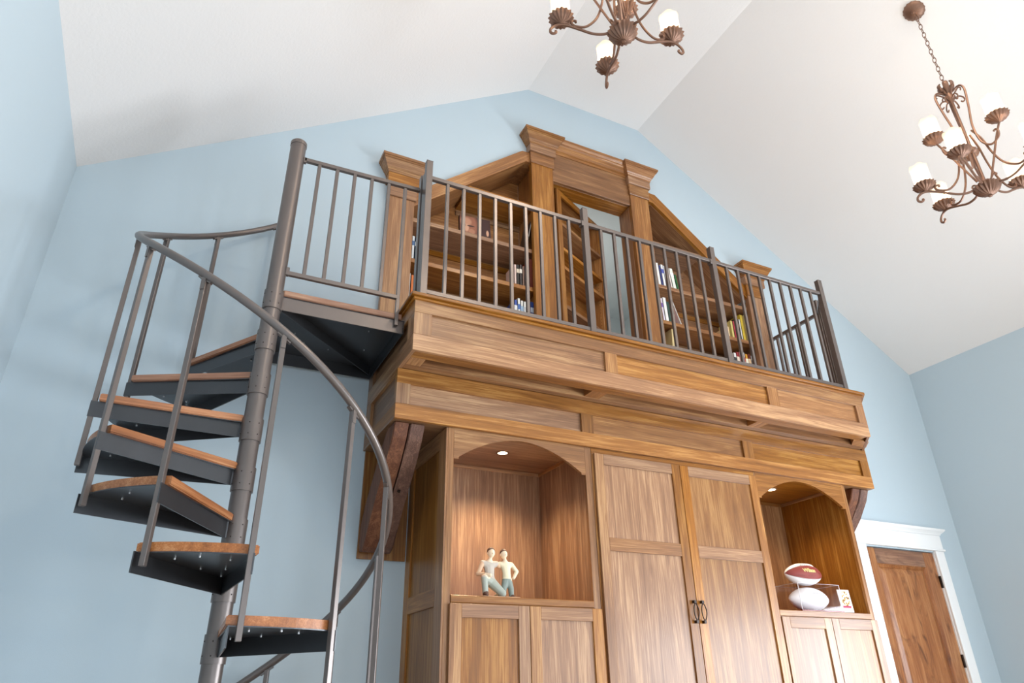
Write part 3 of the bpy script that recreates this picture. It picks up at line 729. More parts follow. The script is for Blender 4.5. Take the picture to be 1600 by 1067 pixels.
bowl_me = mesh_of(lathe([(0, -.022), (.010, -.018), (.012, -.006), (.024, -.002), (.045, .010), (.066, .032), (.075, .052), (.078, .060), (.070, .064), (.048, .070), (.042, .085), (.03, .10), (.02, .104), (0, .104)], 72, 18, .07), True)
bm = bmesh.new()
for k in range(4):
    a_ = k*PI/2
    pts = spline([(r_*math.cos(a_), r_*math.sin(a_), z_) for r_, z_ in ((.03, .085), (.05, .105), (.068, .118), (.078, .108), (.072, .097))], 4); tube_into(bm, pts, .0055, 6)
curl_me = mesh_of(bm, True)
for me_, m_ in ((cup_me, M_iron), (sh_me, M_shade), (low_me, M_iron), (up_me, M_iron), (crown_me, M_iron), (stem_me, M_iron), (bowl_me, M_iron), (curl_me, M_iron)): me_.materials.append(m_)
BULB = 1.5
def chandelier(x_, y_, zb, zc, tilt, low, upp, label):
    t = thing('chandelier', (x_, y_, zb), label, 'chandelier', 'two-tier bronze chandeliers')
    o_ = Vector((x_, y_, zb))
    link('stem', stem_me, o_, t, None); link('bowl', bowl_me, o_, t, None); link('leaf_crown', crown_me, o_, t, None); link('curls', curl_me, o_, t, None)
    for a_ in low:
        m_ = link('arm', low_me, o_, t, None); m_.rotation_euler = (0, 0, R(a_))
        c = link('cup', cup_me, o_, m_, None); c.location = (.322, 0, .135); s = link('glass_shade', sh_me, o_, m_, None); s.location = (.322, 0, .135)
    for a_ in upp:
        m_ = link('upper_arm', up_me, o_, t, None); m_.rotation_euler = (0, 0, R(a_))
        c = link('cup', cup_me, o_, m_, None); c.location = (.205, 0, .44); s = link('glass_shade', sh_me, o_, m_, None); s.location = (.205, 0, .44)
    for a_, r_, z_ in [(a, .322, .135) for a in low]+[(a, .205, .44) for a in upp]:     # bulbs inside the shades
        d = bpy.data.lights.new('shade_bulb', 'POINT'); d.energy = BULB; d.color = (1, .84, .64); d.shadow_soft_size = .012
        b = bpy.data.objects.new('shade_bulb', d); col.objects.link(b); b.location = (x_+r_*math.cos(R(a_)), y_+r_*math.sin(R(a_)), zb+z_+.085)
    # chain of interlocked links up to the canopy
    bm = bmesh.new(); z = .935; i = 0; top = zc-zb-.03; pitch = .043
    tube_into(bm, [(.022*math.cos(a), 0, .95+.022*math.sin(a)) for a in [2*PI*j/14 for j in range(14)]], .003, 6, True)
    z = .975
    while z < top:
        P = []
        for j in range(12):
            a = 2*PI*j/12; u, v = .011*math.cos(a), .026*math.sin(a)
            P.append((u, 0, z+v) if i % 2 == 0 else (0, u, z+v))
        tube_into(bm, P, .0028, 5, True); z += pitch; i += 1
    link('chain', mesh_of(bm, True), o_, t, M_iron)
    bm = lathe([(0, -.05), (.010, -.046), (.014, -.034), (.026, -.032), (.050, -.026), (.066, -.012), (.072, -.004), (.072, .002), (0, .002)], 48, 16, .035)
    bmesh.ops.rotate(bm, cent=(0, 0, 0), matrix=Matrix.Rotation(tilt, 3, 'Y'), verts=bm.verts[:])
    link('canopy', mesh_of(bm, True), (x_, y_, zc), t, M_iron)
    return t
chandelier(5.574, -2.307, 4.115, 5.823, math.atan(.657), [132, 75, -10, -82, -168], [30, 150, 270], 'bronze chandelier hanging in full view by its chain at the right')
zc2 = ZT-(XA-3.01)*.6627
chandelier(3.01, -2.08, 4.43, zc2, -math.atan(.6627), [154, 70, -4, -74, -146], [40, 160, 280], 'bronze chandelier cut off by the top edge of the photo')

# ------------------------------------------------------------------ things in the niches
def colmat(c, rough=.6): return plain('paint_%d_%d_%d' % c, srgb(*c), rough, var=.06, vscale=40)
FM = [colmat((236, 214, 186)), colmat((186, 176, 164)), colmat((164, 170, 160)), colmat((226, 214, 184)), colmat((130, 142, 136)), colmat((96, 68, 56)), colmat((204, 170, 140))]
def skin_body(name, joints, edges, origin, parent, classify, mats, head):
    bm = bmesh.new()                  # closed lumps along every bone and the egg of the head, melted into one surface
    rad = lambda k: joints[k][1] if isinstance(joints[k][1], tuple) else (joints[k][1],)*2
    for a, b in edges:
        pa, pb = Vector(joints[a][0]), Vector(joints[b][0]); ra, rb = rad(a), rad(b)
        n = max(3, int((pb-pa).length/.004))
        for i in range(n+1):
            t = i/n; c = pa.lerp(pb, t); rx, ry = ra[0]+(rb[0]-ra[0])*t, ra[1]+(rb[1]-ra[1])*t
            vs = bmesh.ops.create_icosphere(bm, subdivisions=2, radius=1)['verts']
            for q in vs: q.co = Vector((q.co.x*rx, q.co.y*ry, q.co.z*(rx+ry)/2))+c
    v = bmesh.ops.create_uvsphere(bm, u_segments=24, v_segments=16, radius=1)['verts']
    for q in v: q.co = Vector((q.co.x*head[1][0]*(1-.16*max(0, -q.co.z)), q.co.y*head[1][1], q.co.z*head[1][2]))+Vector(head[0])
    nm = bpy.data.meshes.new('rm'); bm.to_mesh(nm); bm.free()
    o = bpy.data.objects.new('rm', nm); col.objects.link(o)
    rm = o.modifiers.new('rm', 'REMESH'); rm.mode = 'VOXEL'; rm.voxel_size = .0024
    sm = o.modifiers.new('sm', 'SMOOTH'); sm.iterations = 4; sm.factor = .5
    bpy.context.view_layer.update()
    nm2 = bpy.data.meshes.new_from_object(o.evaluated_get(bpy.context.evaluated_depsgraph_get())); bpy.data.objects.remove(o); nm = nm2
    nm.materials.clear()
    for m in mats: nm.materials.append(m)
    segs = [(Vector(joints[a][0]), Vector(joints[b][0]), (a, b)) for a, b in edges]
    for p in nm.polygons:
        c = p.center; best = None
        for a, b, e in segs:
            t = max(0, min(1, (c-a).dot(b-a)/max((b-a).length_squared, 1e-9))); d_ = (a+(b-a)*t-c).length
            if best is None or d_ < best[0]: best = (d_, e, t)
        p.material_index = classify(best[1], best[2], c); p.use_smooth = True
    ob = bpy.data.objects.new(name, nm); col.objects.link(ob); W[ob] = Vector(origin); ob.parent = parent; ob.location = Vector(origin)-W[parent]
    return ob
FO = Vector((2.965, -.545, 1.816))
fg = thing('boys_figurine', FO, 'painted figurine of a kneeling and a standing boy in the lit niche', 'figurine')
A1 = {'pelvis': ((-.03, .0, .085), .030), 'waist': ((-.032, 0, .115), (.027, .020)), 'chest': ((-.035, 0, .165), (.032, .021)), 'neck': ((-.030, -.003, .197), .0105), 'head': ((-.026, -.008, .222), (.010, .010)), 'crown': ((-.027, -.006, .235), (.008, .008)),
      'kneeL': ((-.075, -.042, .095), .0185), 'ankL': ((-.068, -.040, .018), .0165), 'toeL': ((-.068, -.058, .008), .010),
      'kneeR': ((.022, -.034, .022), .020), 'ankR': ((.018, .04, .014), .013),
      'shL': ((-.070, 0, .178), .0145), 'elL': ((-.097, -.012, .118), .0125), 'haL': ((-.052, -.058, .108), .010), 'shR': ((.004, 0, .178), .0145), 'elR': ((.030, .02, .165), .012), 'haR': ((.062, .03, .172), .009)}
E1 = [('pelvis', 'waist'), ('waist', 'chest'), ('chest', 'neck'), ('neck', 'head'), ('head', 'crown'), ('pelvis', 'kneeL'), ('kneeL', 'ankL'), ('ankL', 'toeL'), ('pelvis', 'kneeR'), ('kneeR', 'ankR'), ('chest', 'shL'), ('shL', 'elL'), ('elL', 'haL'), ('chest', 'shR'), ('shR', 'elR'), ('elR', 'haR')]
def cl1(e, t, c):
    b = e[1]
    if b in ('neck',): return 1 if t < .55 else 0
    if b in ('head', 'crown'): return 0
    if b in ('kneeL', 'ankL', 'kneeR', 'ankR'): return 2 if c.z < .098 or b == 'ankL' else 1
    if b == 'toeL': return 5
    if b in ('elL', 'elR'): return 6
    if b in ('haL', 'haR'): return 6 if t < .6 else 0
    return 1
for D_ in (A1,):
    for k_, (p_, r_) in D_.items(): D_[k_] = ((p_[0]*1.14, p_[1], p_[2]), r_)
skin_body('kneeling_boy', A1, E1, FO, fg, cl1, FM, ((-.030, -.007, .231), (.0205, .0225, .0265)))
A2 = {'pelvis': ((.062, .008, .108), (.026, .020)), 'waist': ((.06, .008, .130), (.024, .018)), 'chest': ((.056, .008, .170), (.029, .019)), 'neck': ((.050, .003, .199), .0095), 'head': ((.044, -.002, .222), (.010, .010)), 'crown': ((.043, 0, .235), (.008, .008)),
      'kneeL': ((.043, .002, .055), .0165), 'ankL': ((.040, .004, .012), .014), 'kneeR': ((.080, .002, .055), .0165), 'ankR': ((.084, .004, .012), .014), 'toeL': ((.038, -.016, .007), .009), 'toeR': ((.088, -.016, .007), .009),
      'shR': ((.086, .008, .180), .013), 'elR': ((.118, .016, .146), .0115), 'haR': ((.092, -.006, .108), .009), 'shL': ((.026, .010, .180), .013), 'elL': ((.0, .024, .172), .011)}
E2 = [('pelvis', 'waist'), ('waist', 'chest'), ('chest', 'neck'), ('neck', 'head'), ('head', 'crown'), ('pelvis', 'kneeL'), ('kneeL', 'ankL'), ('pelvis', 'kneeR'), ('kneeR', 'ankR'), ('ankL', 'toeL'), ('ankR', 'toeR'), ('chest', 'shR'), ('shR', 'elR'), ('elR', 'haR'), ('chest', 'shL'), ('shL', 'elL')]
def cl2(e, t, c):
    b = e[1]
    if b == 'neck': return 3 if t < .55 else 0
    if b in ('head', 'crown'): return 0
    if b in ('kneeL', 'kneeR', 'ankL', 'ankR'): return 4 if c.z < .102 else 3
    if b in ('toeL', 'toeR'): return 5
    if b == 'haR': return 3 if t < .65 else 0
    return 3
for k_, (p_, r_) in A2.items(): A2[k_] = ((p_[0]*1.14, p_[1], p_[2]), r_)
skin_body('standing_boy', A2, E2, FO, fg, cl2, FM, ((.049, -.001, .230), (.0192, .021, .025)))
def cap_hair(name, c, r, parent, tiltx):
    bm = bmesh.new(); bmesh.ops.create_uvsphere(bm, u_segments=20, v_segments=12, radius=1)
    for v in bm.verts:
        zm = -.42*v.co.y+.04
        n_ = 1+.05*math.sin(9*v.co.x+3)*math.cos(8*v.co.y)
        if v.co.z < zm: v.co = Vector((v.co.x*.93, v.co.y*.93, zm))
        v.co = Vector((v.co.x*r[0], v.co.y*r[1], v.co.z*r[2]))*n_
    o = link(name, mesh_of(bm, True), Vector(c)+FO, parent, FM[5]); o.rotation_euler = (tiltx, 0, 0); return o
cap_hair('hair', (-.030, -.004, .235), (.0226, .0248, .0268), fg, R(-8))
cap_hair('hair', (.049, .002, .234), (.0212, .0232, .0252), fg, R(-4))
for hx, hy, hz in ((-.0505, -.004, .229), (-.0095, -.004, .229), (.0297, .001, .228), (.0683, .001, .228)):
    bm = bmesh.new(); bmesh.ops.create_uvsphere(bm, u_segments=8, v_segments=6, radius=1); bmesh.ops.scale(bm, vec=(.003, .004, .006), verts=bm.verts[:])
    link('ear', mesh_of(bm, True), Vector((hx, hy, hz))+FO, fg, FM[0])
for hx, hy in ((-.030, -.0295), (.049, -.022)):
    bm = bmesh.new(); bmesh.ops.create_uvsphere(bm, u_segments=8, v_segments=6, radius=1); bmesh.ops.scale(bm, vec=(.003, .004, .005), verts=bm.verts[:])
    link('nose', mesh_of(bm, True), Vector((hx, hy, .226))+FO, fg, FM[0])
box('base', (FO.x-.10, FO.x+.115), (FO.y-.065, FO.y+.06), (1.8155, 1.820), FM[6], fg, .002)

# footballs
def ball_mesh(a, b, seg=48, rings=28):
    bm = bmesh.new(); prof = []
    for i in range(rings+1):
        u = -1+2*i/rings; r = b*(1-abs(u)**2.0)**.78; prof.append((max(r, 0 if i in (0, rings) else .002), u*a))
    bm2 = lathe(prof, seg); bmesh.ops.rotate(bm2, cent=(0, 0, 0), matrix=Matrix.Rotation(R(90), 3, 'Y'), verts=bm2.verts[:]); bm.free(); return bm2
def ball_r(u, b): return b*(1-min(1, abs(u))**2.0)**.78
M_leather = plain('red_brown_leather', srgb(140, 52, 44), .5, bump=.3, bscale=500, var=.12, vscale=25)
M_wleather = plain('white_leather', srgb(248, 246, 244), .4, bump=.15, bscale=400, var=.03)
M_gold = plain('pale_gold_print', srgb(236, 214, 140), .5, var=.04); M_print = plain('dark_print', srgb(70, 30, 28), .6, var=.1)
BA, BB = .172, .074
FC = Vector((5.32, -.49, 2.0665))
fb = thing('football', (FC.x, FC.y, FC.z-BB), 'red-brown and white football lying on the clear display case', 'football')
bm = ball_mesh(BA, BB); me = mesh_of(bm, True); me.materials.append(M_leather); me.materials.append(M_wleather)
for p in me.polygons:      # leather panel between two seams faces the room, white panels above and below
    c = p.center; ang = math.degrees(math.atan2(c.z, -c.y))
    p.material_index = 0 if -32 < ang < 48 else 1
link('ball', me, FC, fb, None)
def ball_pt(s, ang, lift=.0012):      # s along x in metres, ang around from the room side (deg)
    r = ball_r(s/BA, BB)+lift; return Vector((s, -r*math.cos(R(ang)), r*math.sin(R(ang))))
bm = bmesh.new(); tube_into(bm, [ball_pt(-.055+.11*i/10, 52, .002) for i in range(11)], .0022, 6)
for i in range(8):
    s_ = -.05+.1*i/7; tube_into(bm, [ball_pt(s_, 42+20*j/4, .0025) for j in range(5)], .0024, 6)
link('laces', mesh_of(bm, True), FC, fb, M_wleather)
for ang in (48, -32):
    tube('seam', [FC+ball_pt(-.160+.320*i/30, ang, .0004) for i in range(31)], .0011, M_print, fb, FC, seg=5)
cu = bpy.data.curves.new('txt', 'FONT'); cu.body = 'Wilson'; cu.size = .037; cu.align_x = 'CENTER'; cu.align_y = 'CENTER'; cu.offset = .0011; cu.resolution_u = 4
tmp = bpy.data.objects.new('txt', cu); col.objects.link(tmp); bpy.context.view_layer.update()
tm = bpy.data.meshes.new_from_object(tmp.evaluated_get(bpy.context.evaluated_depsgraph_get())); bpy.data.objects.remove(tmp)
bm = bmesh.new(); bm.from_mesh(tm); bmesh.ops.subdivide_edges(bm, edges=[e for e in bm.edges if e.calc_length() > .006], cuts=2)
for v in bm.verts: v.co = ball_pt(v.co.x-.010, 14+math.degrees(v.co.y/BB), .0018)
tm2 = bpy.data.meshes.new('lettering'); bm.to_mesh(tm2); bm.free(); link('lettering', tm2, FC, fb, M_gold)
bm = bmesh.new()
for s0, s1, a_, n_ in ((-.028, .035, 1, 14), (-.03, .04, -8, 10), (-.03, .04, -13, 12), (-.105, -.055, -14, 6), (.075, .125, 2, 6), (.08, .12, -6, 5)):
    for i in range(n_):
        if random.random() < .25: continue
        p0 = ball_pt(s0+(s1-s0)*i/n_, a_, .0012); p1 = ball_pt(s0+(s1-s0)*(i+.6)/n_, a_+random.uniform(-1, 2), .0012); tube_into(bm, [p0, p1], .0009, 4)
tag(link('small_print', mesh_of(bm), FC, fb, M_print), kind='stuff')

def glassmat():
    m, nt, p = newmat('clear_acrylic')
    tr_ = N(nt, 'ShaderNodeBsdfTransparent'); tr_.inputs[0].default_value = (.975, .97, .98, 1)
    gl = N(nt, 'ShaderNodeBsdfGlossy'); gl.inputs['Roughness'].default_value = .05
    mx = N(nt, 'ShaderNodeMixShader'); mx.inputs[0].default_value = .025; nt.links.new(tr_.outputs[0], mx.inputs[1]); nt.links.new(gl.outputs[0], mx.inputs[2])
    nt.links.new(mx.outputs[0], nt.nodes['Material Output'].inputs[0]); return m
M_acr = glassmat()
cx0, cx1, cy0, cy1, cz0, cz1 = 5.13, 5.51, -.60, -.40, 1.8155, 1.992
dc = thing('display_case', ((cx0+cx1)/2, (cy0+cy1)/2, cz0), 'clear acrylic display case on a red base in the football niche', 'display case')
box('base', (cx0-.004, cx1+.004), (cy0-.004, cy1+.004), (cz0, cz0+.010), plain('red_lacquer', srgb(120, 22, 24), .2, var=.05), dc, .002)
z0 = cz0+.010
for nm, x, y, z in (('front_pane', (cx0, cx1), (cy0, cy0+.003), (z0, cz1)), ('back_pane', (cx0, cx1), (cy1-.003, cy1), (z0, cz1)), ('side_pane', (cx0, cx0+.003), (cy0+.003, cy1-.003), (z0, cz1)), ('side_pane', (cx1-.003, cx1), (cy0+.003, cy1-.003), (z0, cz1)), ('top_pane', (cx0+.003, cx1-.003), (cy0+.003, cy1-.003), (cz1-.003, cz1))):
    box(nm, x, y, z, M_acr, dc, 0)
M_edge = plain('frosted_edge', srgb(214, 210, 214), .3, var=.03)
bm = bmesh.new()
for x in (cx0, cx1):
    for y in (cy0, cy1): addbox(bm, (x-.0014, x+.0014), (y-.0014, y+.0014), (z0, cz1))
for y in (cy0, cy1): addbox(bm, (cx0, cx1), (y-.0014, y+.0014), (cz1-.0014, cz1+.0003))
for x in (cx0, cx1): addbox(bm, (x-.0014, x+.0014), (cy0, cy1), (cz1-.0014, cz1+.0003))
bmesh.ops.translate(bm, vec=(-cx0, -cy0, -cz0), verts=bm.verts[:])
link('edges', mesh_of(bm), (cx0, cy0, cz0), dc, M_edge)
WC = Vector((5.318, -.50, z0+.0780))
wbm = ball_mesh(.183, .0775); wb_ = thing('white_football', (WC.x, WC.y, z0), 'plain white signed football inside the clear display case', 'football')
link('ball', mesh_of(wbm, True), WC, wb_, M_wleather)
bm = bmesh.new()
P = [Vector((s_, -(ball_r(s_/.183, .0775)+.0008)*math.cos(R(24+q)), (ball_r(s_/.183, .0775)+.0008)*math.sin(R(24+q)))) for s_, q in [(-.03+.075*i/40, 3.2*math.sin(i*1.15)+2.0*math.sin(i*.33)) for i in range(41)]]
tube_into(bm, P, .0006, 4); link('signature', mesh_of(bm), WC, wb_, plain('grey_ink', srgb(150, 146, 150), .6, var=.05))

# ticket standing in a holder
def ticketmat():
    m, nt, p = newmat('printed_ticket'); L = nt.links
    tc_ = N(nt, 'ShaderNodeTexCoord'); sep = N(nt, 'ShaderNodeSeparateXYZ'); L.new(tc_.outputs['Object'], sep.inputs[0])
    no = N(nt, 'ShaderNodeTexNoise'); no.inputs['Scale'].default_value = 70; no.inputs['Detail'].default_value = 1; L.new(tc_.outputs['Object'], no.inputs['Vector'])
    cr = N(nt, 'ShaderNodeValToRGB'); cr.color_ramp.interpolation = 'CONSTANT'; e = cr.color_ramp.elements
    e[0].position = 0; e[0].color = srgb(70, 52, 40); e[1].position = .40; e[1].color = srgb(222, 150, 70)
    for ps, c in ((.47, srgb(240, 200, 90)), (.52, srgb(246, 244, 240))): x = e.new(ps); x.color = c
    L.new(no.outputs['Fac'], cr.inputs['Fac'])
    # the pictures sit in an oval in the upper half
    ln_ = N(nt, 'ShaderNodeVectorMath', operation='MULTIPLY'); ln_.inputs[1].default_value = (22, 0, 17); L.new(tc_.outputs['Object'], ln_.inputs[0])
    of = N(nt, 'ShaderNodeVectorMath', operation='SUBTRACT'); of.inputs[1].default_value = (0, 0, .28); L.new(ln_.outputs[0], of.inputs[0])
    le = N(nt, 'ShaderNodeVectorMath', operation='LENGTH'); L.new(of.outputs[0], le.inputs[0])
    gt = N(nt, 'ShaderNodeMath', operation='LESS_THAN'); gt.inputs[1].default_value = .85; L.new(le.outputs['Value'], gt.inputs[0])
    mx = N(nt, 'ShaderNodeMix', data_type='RGBA'); mx.inputs['A'].default_value = srgb(246, 244, 240); L.new(gt.outputs[0], mx.inputs['Factor']); L.new(cr.outputs[0], mx.inputs['B'])
    # a crimson band near the foot
    ab = N(nt, 'ShaderNodeMath', operation='ADD'); ab.inputs[1].default_value = .038; L.new(sep.outputs['Z'], ab.inputs[0])
    aa = N(nt, 'ShaderNodeMath', operation='ABSOLUTE'); L.new(ab.outputs[0], aa.inputs[0])
    lt_ = N(nt, 'ShaderNodeMath', operation='LESS_THAN'); lt_.inputs[1].default_value = .007; L.new(aa.outputs[0], lt_.inputs[0])
    ax = N(nt, 'ShaderNodeMath', operation='ABSOLUTE'); L.new(sep.outputs['X'], ax.inputs[0])
    lx = N(nt, 'ShaderNodeMath', operation='LESS_THAN'); lx.inputs[1].default_value = .036; L.new(ax.outputs[0], lx.inputs[0])
    mm = N(nt, 'ShaderNodeMath', operation='MULTIPLY'); L.new(lt_.outputs[0], mm.inputs[0]); L.new(lx.outputs[0], mm.inputs[1])
    m2 = N(nt, 'ShaderNodeMix', data_type='RGBA'); m2.inputs['B'].default_value = srgb(176, 30, 80); L.new(mm.outputs[0], m2.inputs['Factor']); L.new(mx.outputs['Result'], m2.inputs['A'])
    L.new(m2.outputs['Result'], p.inputs['Base Color']); p.inputs['Roughness'].default_value = .3; return m
tk = thing('ticket_stand', (5.605, -.55, 1.8155), 'white printed ticket standing in a holder right of the display case', 'ticket', local=True, rotz=R(-4))
box('holder_foot', (-.06, .062), (-.02, .03), (0, .008), M_gap, tk, .002)
c_ = box('ticket', (-.052, .052), (-.003, .003), (.008, .158), ticketmat(), tk, .001); c_.rotation_euler = (R(-5), 0, 0)

# ------------------------------------------------------------------ things in the loft bookcases
M_page = plain('book_pages', srgb(226, 216, 196), .8, var=.05, vscale=200)
_bm = {}
def cmat(c):
    if c not in _bm: _bm[c] = plain('book_cloth_%d_%d_%d' % c, srgb(*c), .5, var=.08, vscale=40)
    return _bm[c]
def book(x, zs, w_, h, c, label, lean=0, dep=.15, y=.03, band=None, group='books in the loft bookcases', flat=False):
    """upright hardback, spine towards the room; x is the left edge of its foot"""
    t = thing('book', (x+w_/2, y+dep/2, zs), label, 'book', group, local=True)
    me = bmesh.new()
    addbox(me, (-w_/2, -w_/2+.0025), (-dep/2, dep/2), (0, h)); addbox(me, (w_/2-.0025, w_/2), (-dep/2, dep/2), (0, h)); addbox(me, (-w_/2, w_/2), (-dep/2, -dep/2+.003), (0, h))
    link('cover', mesh_of(me), (0, 0, 0), t, cmat(c))
    box('pages', (-w_/2+.0026, w_/2-.0026), (-dep/2+.0031, dep/2-.004), (.003, h-.004), M_page, t, 0)
    if band: box('spine_band', (-w_/2-.0003, w_/2+.0003), (-dep/2-.0006, -dep/2+.002), (h*.62, h*.80), cmat(band), t, 0)
    if flat: t.rotation_euler = (0, R(90), 0); t.location = (x, y+dep/2, zs+w_/2)
    elif lean:
        t.rotation_euler = (0, R(lean), 0)
        t.location.z = zs+abs(math.sin(R(lean)))*w_/2+.0003
    return t
S1, S2, S3, S4 = 3.833, 4.198, 4.558, 5.018
# left bookcase, middle shelf right end
book(3.398, S2, .020, .195, (224, 196, 186), 'pale pink book at the left of the dark books on the middle shelf')
book(3.420, S2, .024, .198, (40, 34, 34), 'black book with cream band on the left bookcase middle shelf', band=(214, 200, 180))
book(3.447, S2, .020, .205, (62, 54, 54), 'charcoal book with pale band on the left bookcase middle shelf', band=(230, 224, 214))
book(3.470, S2, .018, .196, (120, 92, 80), 'brown book with thin spine on the left bookcase middle shelf')
book(3.491, S2, .026, .200, (206, 172, 160), 'dusty rose book beside the brown one on the middle shelf', band=(150, 110, 100))
book(3.535, S2, .036, .285, (132, 62, 48), 'tall red-brown book against the end of the left bookcase')
# left bookcase, lower shelf right end
book(3.395, S1, .024, .235, (52, 84, 168), 'blue book with white band at the left of the white books', band=(235, 235, 235))
book(3.424, S1, .022, .255, (240, 240, 236), 'white book next to the blue one on the lower left shelf', band=(70, 110, 180))
book(3.450, S1, .022, .240, (232, 232, 228), 'white book with pale blue band on the lower left shelf', band=(150, 180, 210))
book(3.476, S1, .030, .238, (244, 244, 240), 'thick white book on the lower left shelf', band=(200, 205, 210))
book(3.536, S1, .032, .250, (58, 84, 160), 'thick blue book against the end of the lower left shelf', band=(220, 226, 240))
book(3.245, S1, .028, .14, (48, 80, 160), 'dark blue book lying flat on the lower left shelf', flat=True)
# left bookcase, left end
book(2.532, S2, .022, .21, (230, 230, 226), 'white book with blue foot at the stair end of the middle shelf', band=(70, 104, 150))
book(2.557, S2, .020, .215, (214, 222, 226), 'pale grey book at the stair end of the middle shelf', band=(60, 96, 140))
book(2.582, S2, .026, .21, (60, 98, 142), 'steel blue book at the stair end of the middle shelf', band=(232, 232, 232))
book(2.530, S1, .016, .26, (176, 202, 92), 'lime green book at the stair end of the lower shelf', band=(240, 240, 230))
book(2.549, S1, .014, .25, (236, 236, 232), 'thin white book next to the lime green one')
book(2.566, S1, .020, .24, (226, 120, 52), 'orange book at the stair end of the lower shelf')
book(2.590, S1, .022, .25, (226, 228, 224), 'white book right of the orange one')
# right bookcase, upper shelf
book(4.830, S3, .030, .245, (244, 244, 242), 'white book at the doorway end of the right bookcase', lean=-3)
book(4.864, S3, .018, .225, (58, 66, 130), 'navy book between white ones in the right bookcase', lean=-3)
book(4.886, S3, .026, .240, (238, 238, 238), 'white book right of the navy one in the right bookcase', lean=-3, band=(80, 90, 170))
book(4.917, S3, .024, .235, (206, 206, 210), 'light grey book in the right bookcase upper shelf', lean=-4)
book(4.946, S3, .018, .230, (204, 92, 84), 'salmon red book in the right bookcase upper shelf', lean=-5)
book(4.968, S3, .016, .225, (240, 226, 220), 'cream book leaning beside the salmon red one', lean=-5)
book(4.992, S3, .036, .225, (234, 238, 228), 'white book with green foot on the right bookcase upper shelf', lean=-6, band=(250, 250, 250))
book(5.036, S3, .020, .170, (44, 104, 56), 'short green book on the right bookcase upper shelf', lean=-6)
# right bookcase, middle shelf
book(4.832, S2, .020, .235, (226, 220, 236), 'lilac striped book on the right bookcase middle shelf', lean=-2, band=(110, 84, 160))
book(4.858, S2, .034, .250, (242, 242, 240), 'wide white book on the right bookcase middle shelf', lean=-2)
book(4.897, S2, .026, .215, (42, 74, 66), 'dark green book on the right bookcase middle shelf', lean=-3)
book(4.938, S2, .020, .165, (208, 72, 52), 'small red book on the right bookcase middle shelf', lean=-4)
book(5.02, S2, .012, .235, (236, 232, 226), 'thin white book leaning far over on the right bookcase middle shelf', lean=-17)
# right bookcase, lower shelf
book(4.880, S1, .040, .31, (228, 206, 150), 'tall cream yellow book leaning at the doorway end of the lower shelf', lean=4)
book(5.02, S1, .022, .13, (236, 232, 226), 'white booklet lying flat on the right bookcase lower shelf', flat=True)
book(5.15, S1, .026, .13, (206, 70, 96), 'pink book lying flat on the right bookcase lower shelf', flat=True)
# right bookcase, right end
book(5.545, S2, .030, .115, (222, 194, 150), 'short tan book left of the maroon one at the far end', lean=0)
book(5.600, S2, .028, .185, (214, 196, 120), 'mustard topped book at the far end of the middle shelf')
book(5.632, S2, .026, .190, (168, 46, 62), 'maroon book at the far end of the right bookcase')
book(5.661, S2, .046, .220, (30, 26, 28), 'thick black book at the far end of the right bookcase', band=(120, 100, 80))
book(5.710, S2, .018, .225, (232, 228, 222), 'thin white book beside the thick black one')
book(5.731, S2, .034, .280, (206, 178, 60), 'tall yellow book at the far end of the right bookcase')
book(5.782, S2, .024, .285, (238, 214, 140), 'tall cream yellow book against the end of the right bookcase')
for i, (cc, bb, lab, hh) in enumerate((((236, 232, 228), (60, 60, 60), 'white book with black band low at the far end', .22), ((150, 40, 44), (240, 220, 200), 'dark red book low at the far end', .235), ((226, 150, 148), None, 'pink book low at the far end', .24),
                                     ((240, 236, 230), (190, 60, 60), 'white book with red band low at the far end', .245), ((226, 160, 60), (250, 240, 220), 'orange book low at the far end', .235), ((110, 44, 40), (230, 200, 160), 'brown-red book low at the far end', .24), ((232, 228, 224), (90, 90, 96), 'white book with grey band low at the far end', .23))):
    book(5.575+i*.034, S1, .029, hh, cc, lab, band=bb)

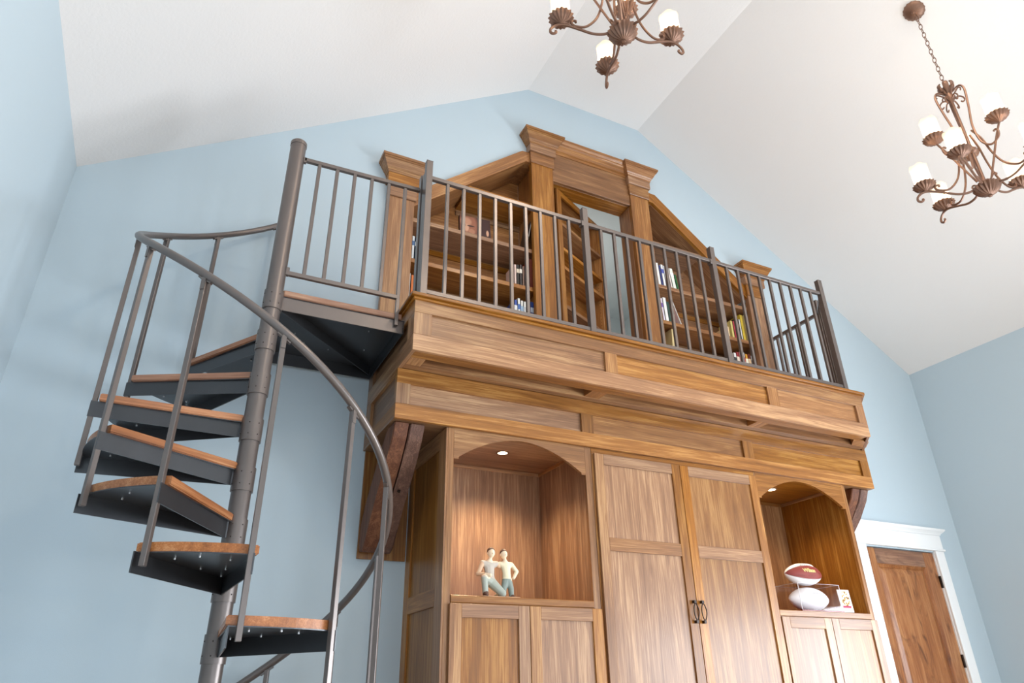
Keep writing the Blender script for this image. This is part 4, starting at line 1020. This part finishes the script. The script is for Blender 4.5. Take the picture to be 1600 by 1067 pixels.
# portrait print on a block, and a leaning frame
def portraitmat():
    m, nt, p = newmat('sepia_portrait_print'); L = nt.links
    tc_ = N(nt, 'ShaderNodeTexCoord'); base = None
    cols_ = [((-.055, .02), (.085, .16), srgb(150, 92, 68)), ((-.075, .055), (.05, .05), srgb(190, 138, 110)), ((-.072, -.012), (.022, .045), srgb(206, 158, 130)), ((-.035, .012), (.035, .008), srgb(50, 24, 20)), ((-.095, .012), (.02, .008), srgb(50, 24, 20)),
             ((-.03, -.045), (.03, .03), srgb(176, 122, 94)), ((-.065, -.066), (.035, .006), srgb(70, 30, 26)), ((.102, -.035), (.012, .035), srgb(210, 160, 130))]
    prev = None
    for (cx_, cz_), (rx, rz), c in cols_:
        s = N(nt, 'ShaderNodeVectorMath', operation='SUBTRACT'); s.inputs[1].default_value = (cx_, 0, cz_); L.new(tc_.outputs['Object'], s.inputs[0])
        k = N(nt, 'ShaderNodeVectorMath', operation='MULTIPLY'); k.inputs[1].default_value = (1/rx, 0, 1/rz); L.new(s.outputs[0], k.inputs[0])
        ll = N(nt, 'ShaderNodeVectorMath', operation='LENGTH'); L.new(k.outputs[0], ll.inputs[0])
        mr = N(nt, 'ShaderNodeMapRange'); mr.inputs['From Min'].default_value = .7; mr.inputs['From Max'].default_value = 1.1; mr.inputs['To Min'].default_value = 1; mr.inputs['To Max'].default_value = 0; L.new(ll.outputs['Value'], mr.inputs['Value'])
        mx = N(nt, 'ShaderNodeMix', data_type='RGBA'); mx.inputs['A'].default_value = srgb(58, 26, 22); mx.inputs['B'].default_value = c
        L.new(mr.outputs[0], mx.inputs['Factor'])
        if prev: L.new(prev, mx.inputs['A'])
        prev = mx.outputs['Result']
    L.new(prev, p.inputs['Base Color']); p.inputs['Roughness'].default_value = .35; return m
pt = thing('portrait_block', (3.085, .10, S3), 'sepia portrait photograph on a dark block on the upper left shelf', 'photograph', local=True, rotz=R(-6))
bb_ = box('block', (-.13, .13), (-.012, .02), (0, .235), plain('dark_block', srgb(52, 26, 22), .5, var=.1), pt, .002); bb_.rotation_euler = (R(-8), 0, 0)
pp = box('print', (-.127, .127), (-.0135, -.012), (.003, .232), portraitmat(), bb_, 0); pp.location = (0, -.0172, 0)
bb_.location = (0, 0, .1195)
lfm = thing('leaning_frame', (3.505, .09, S3), 'thin dark picture frame leaning against the bookcase side', 'picture frame', local=True)
f_ = box('frame', (-.006, .006), (-.07, .07), (0, .30), plain('black_frame', srgb(44, 34, 30), .4, var=.1), lfm, .002)
g_ = box('white_edge', (-.0065, -.002), (-.0712, -.069), (.14, .29), cmat((232, 226, 216)), f_, 0); g_.location = (0, -.0705, .06)
lfm.rotation_euler = (0, R(11), 0); lfm.location.z += .002
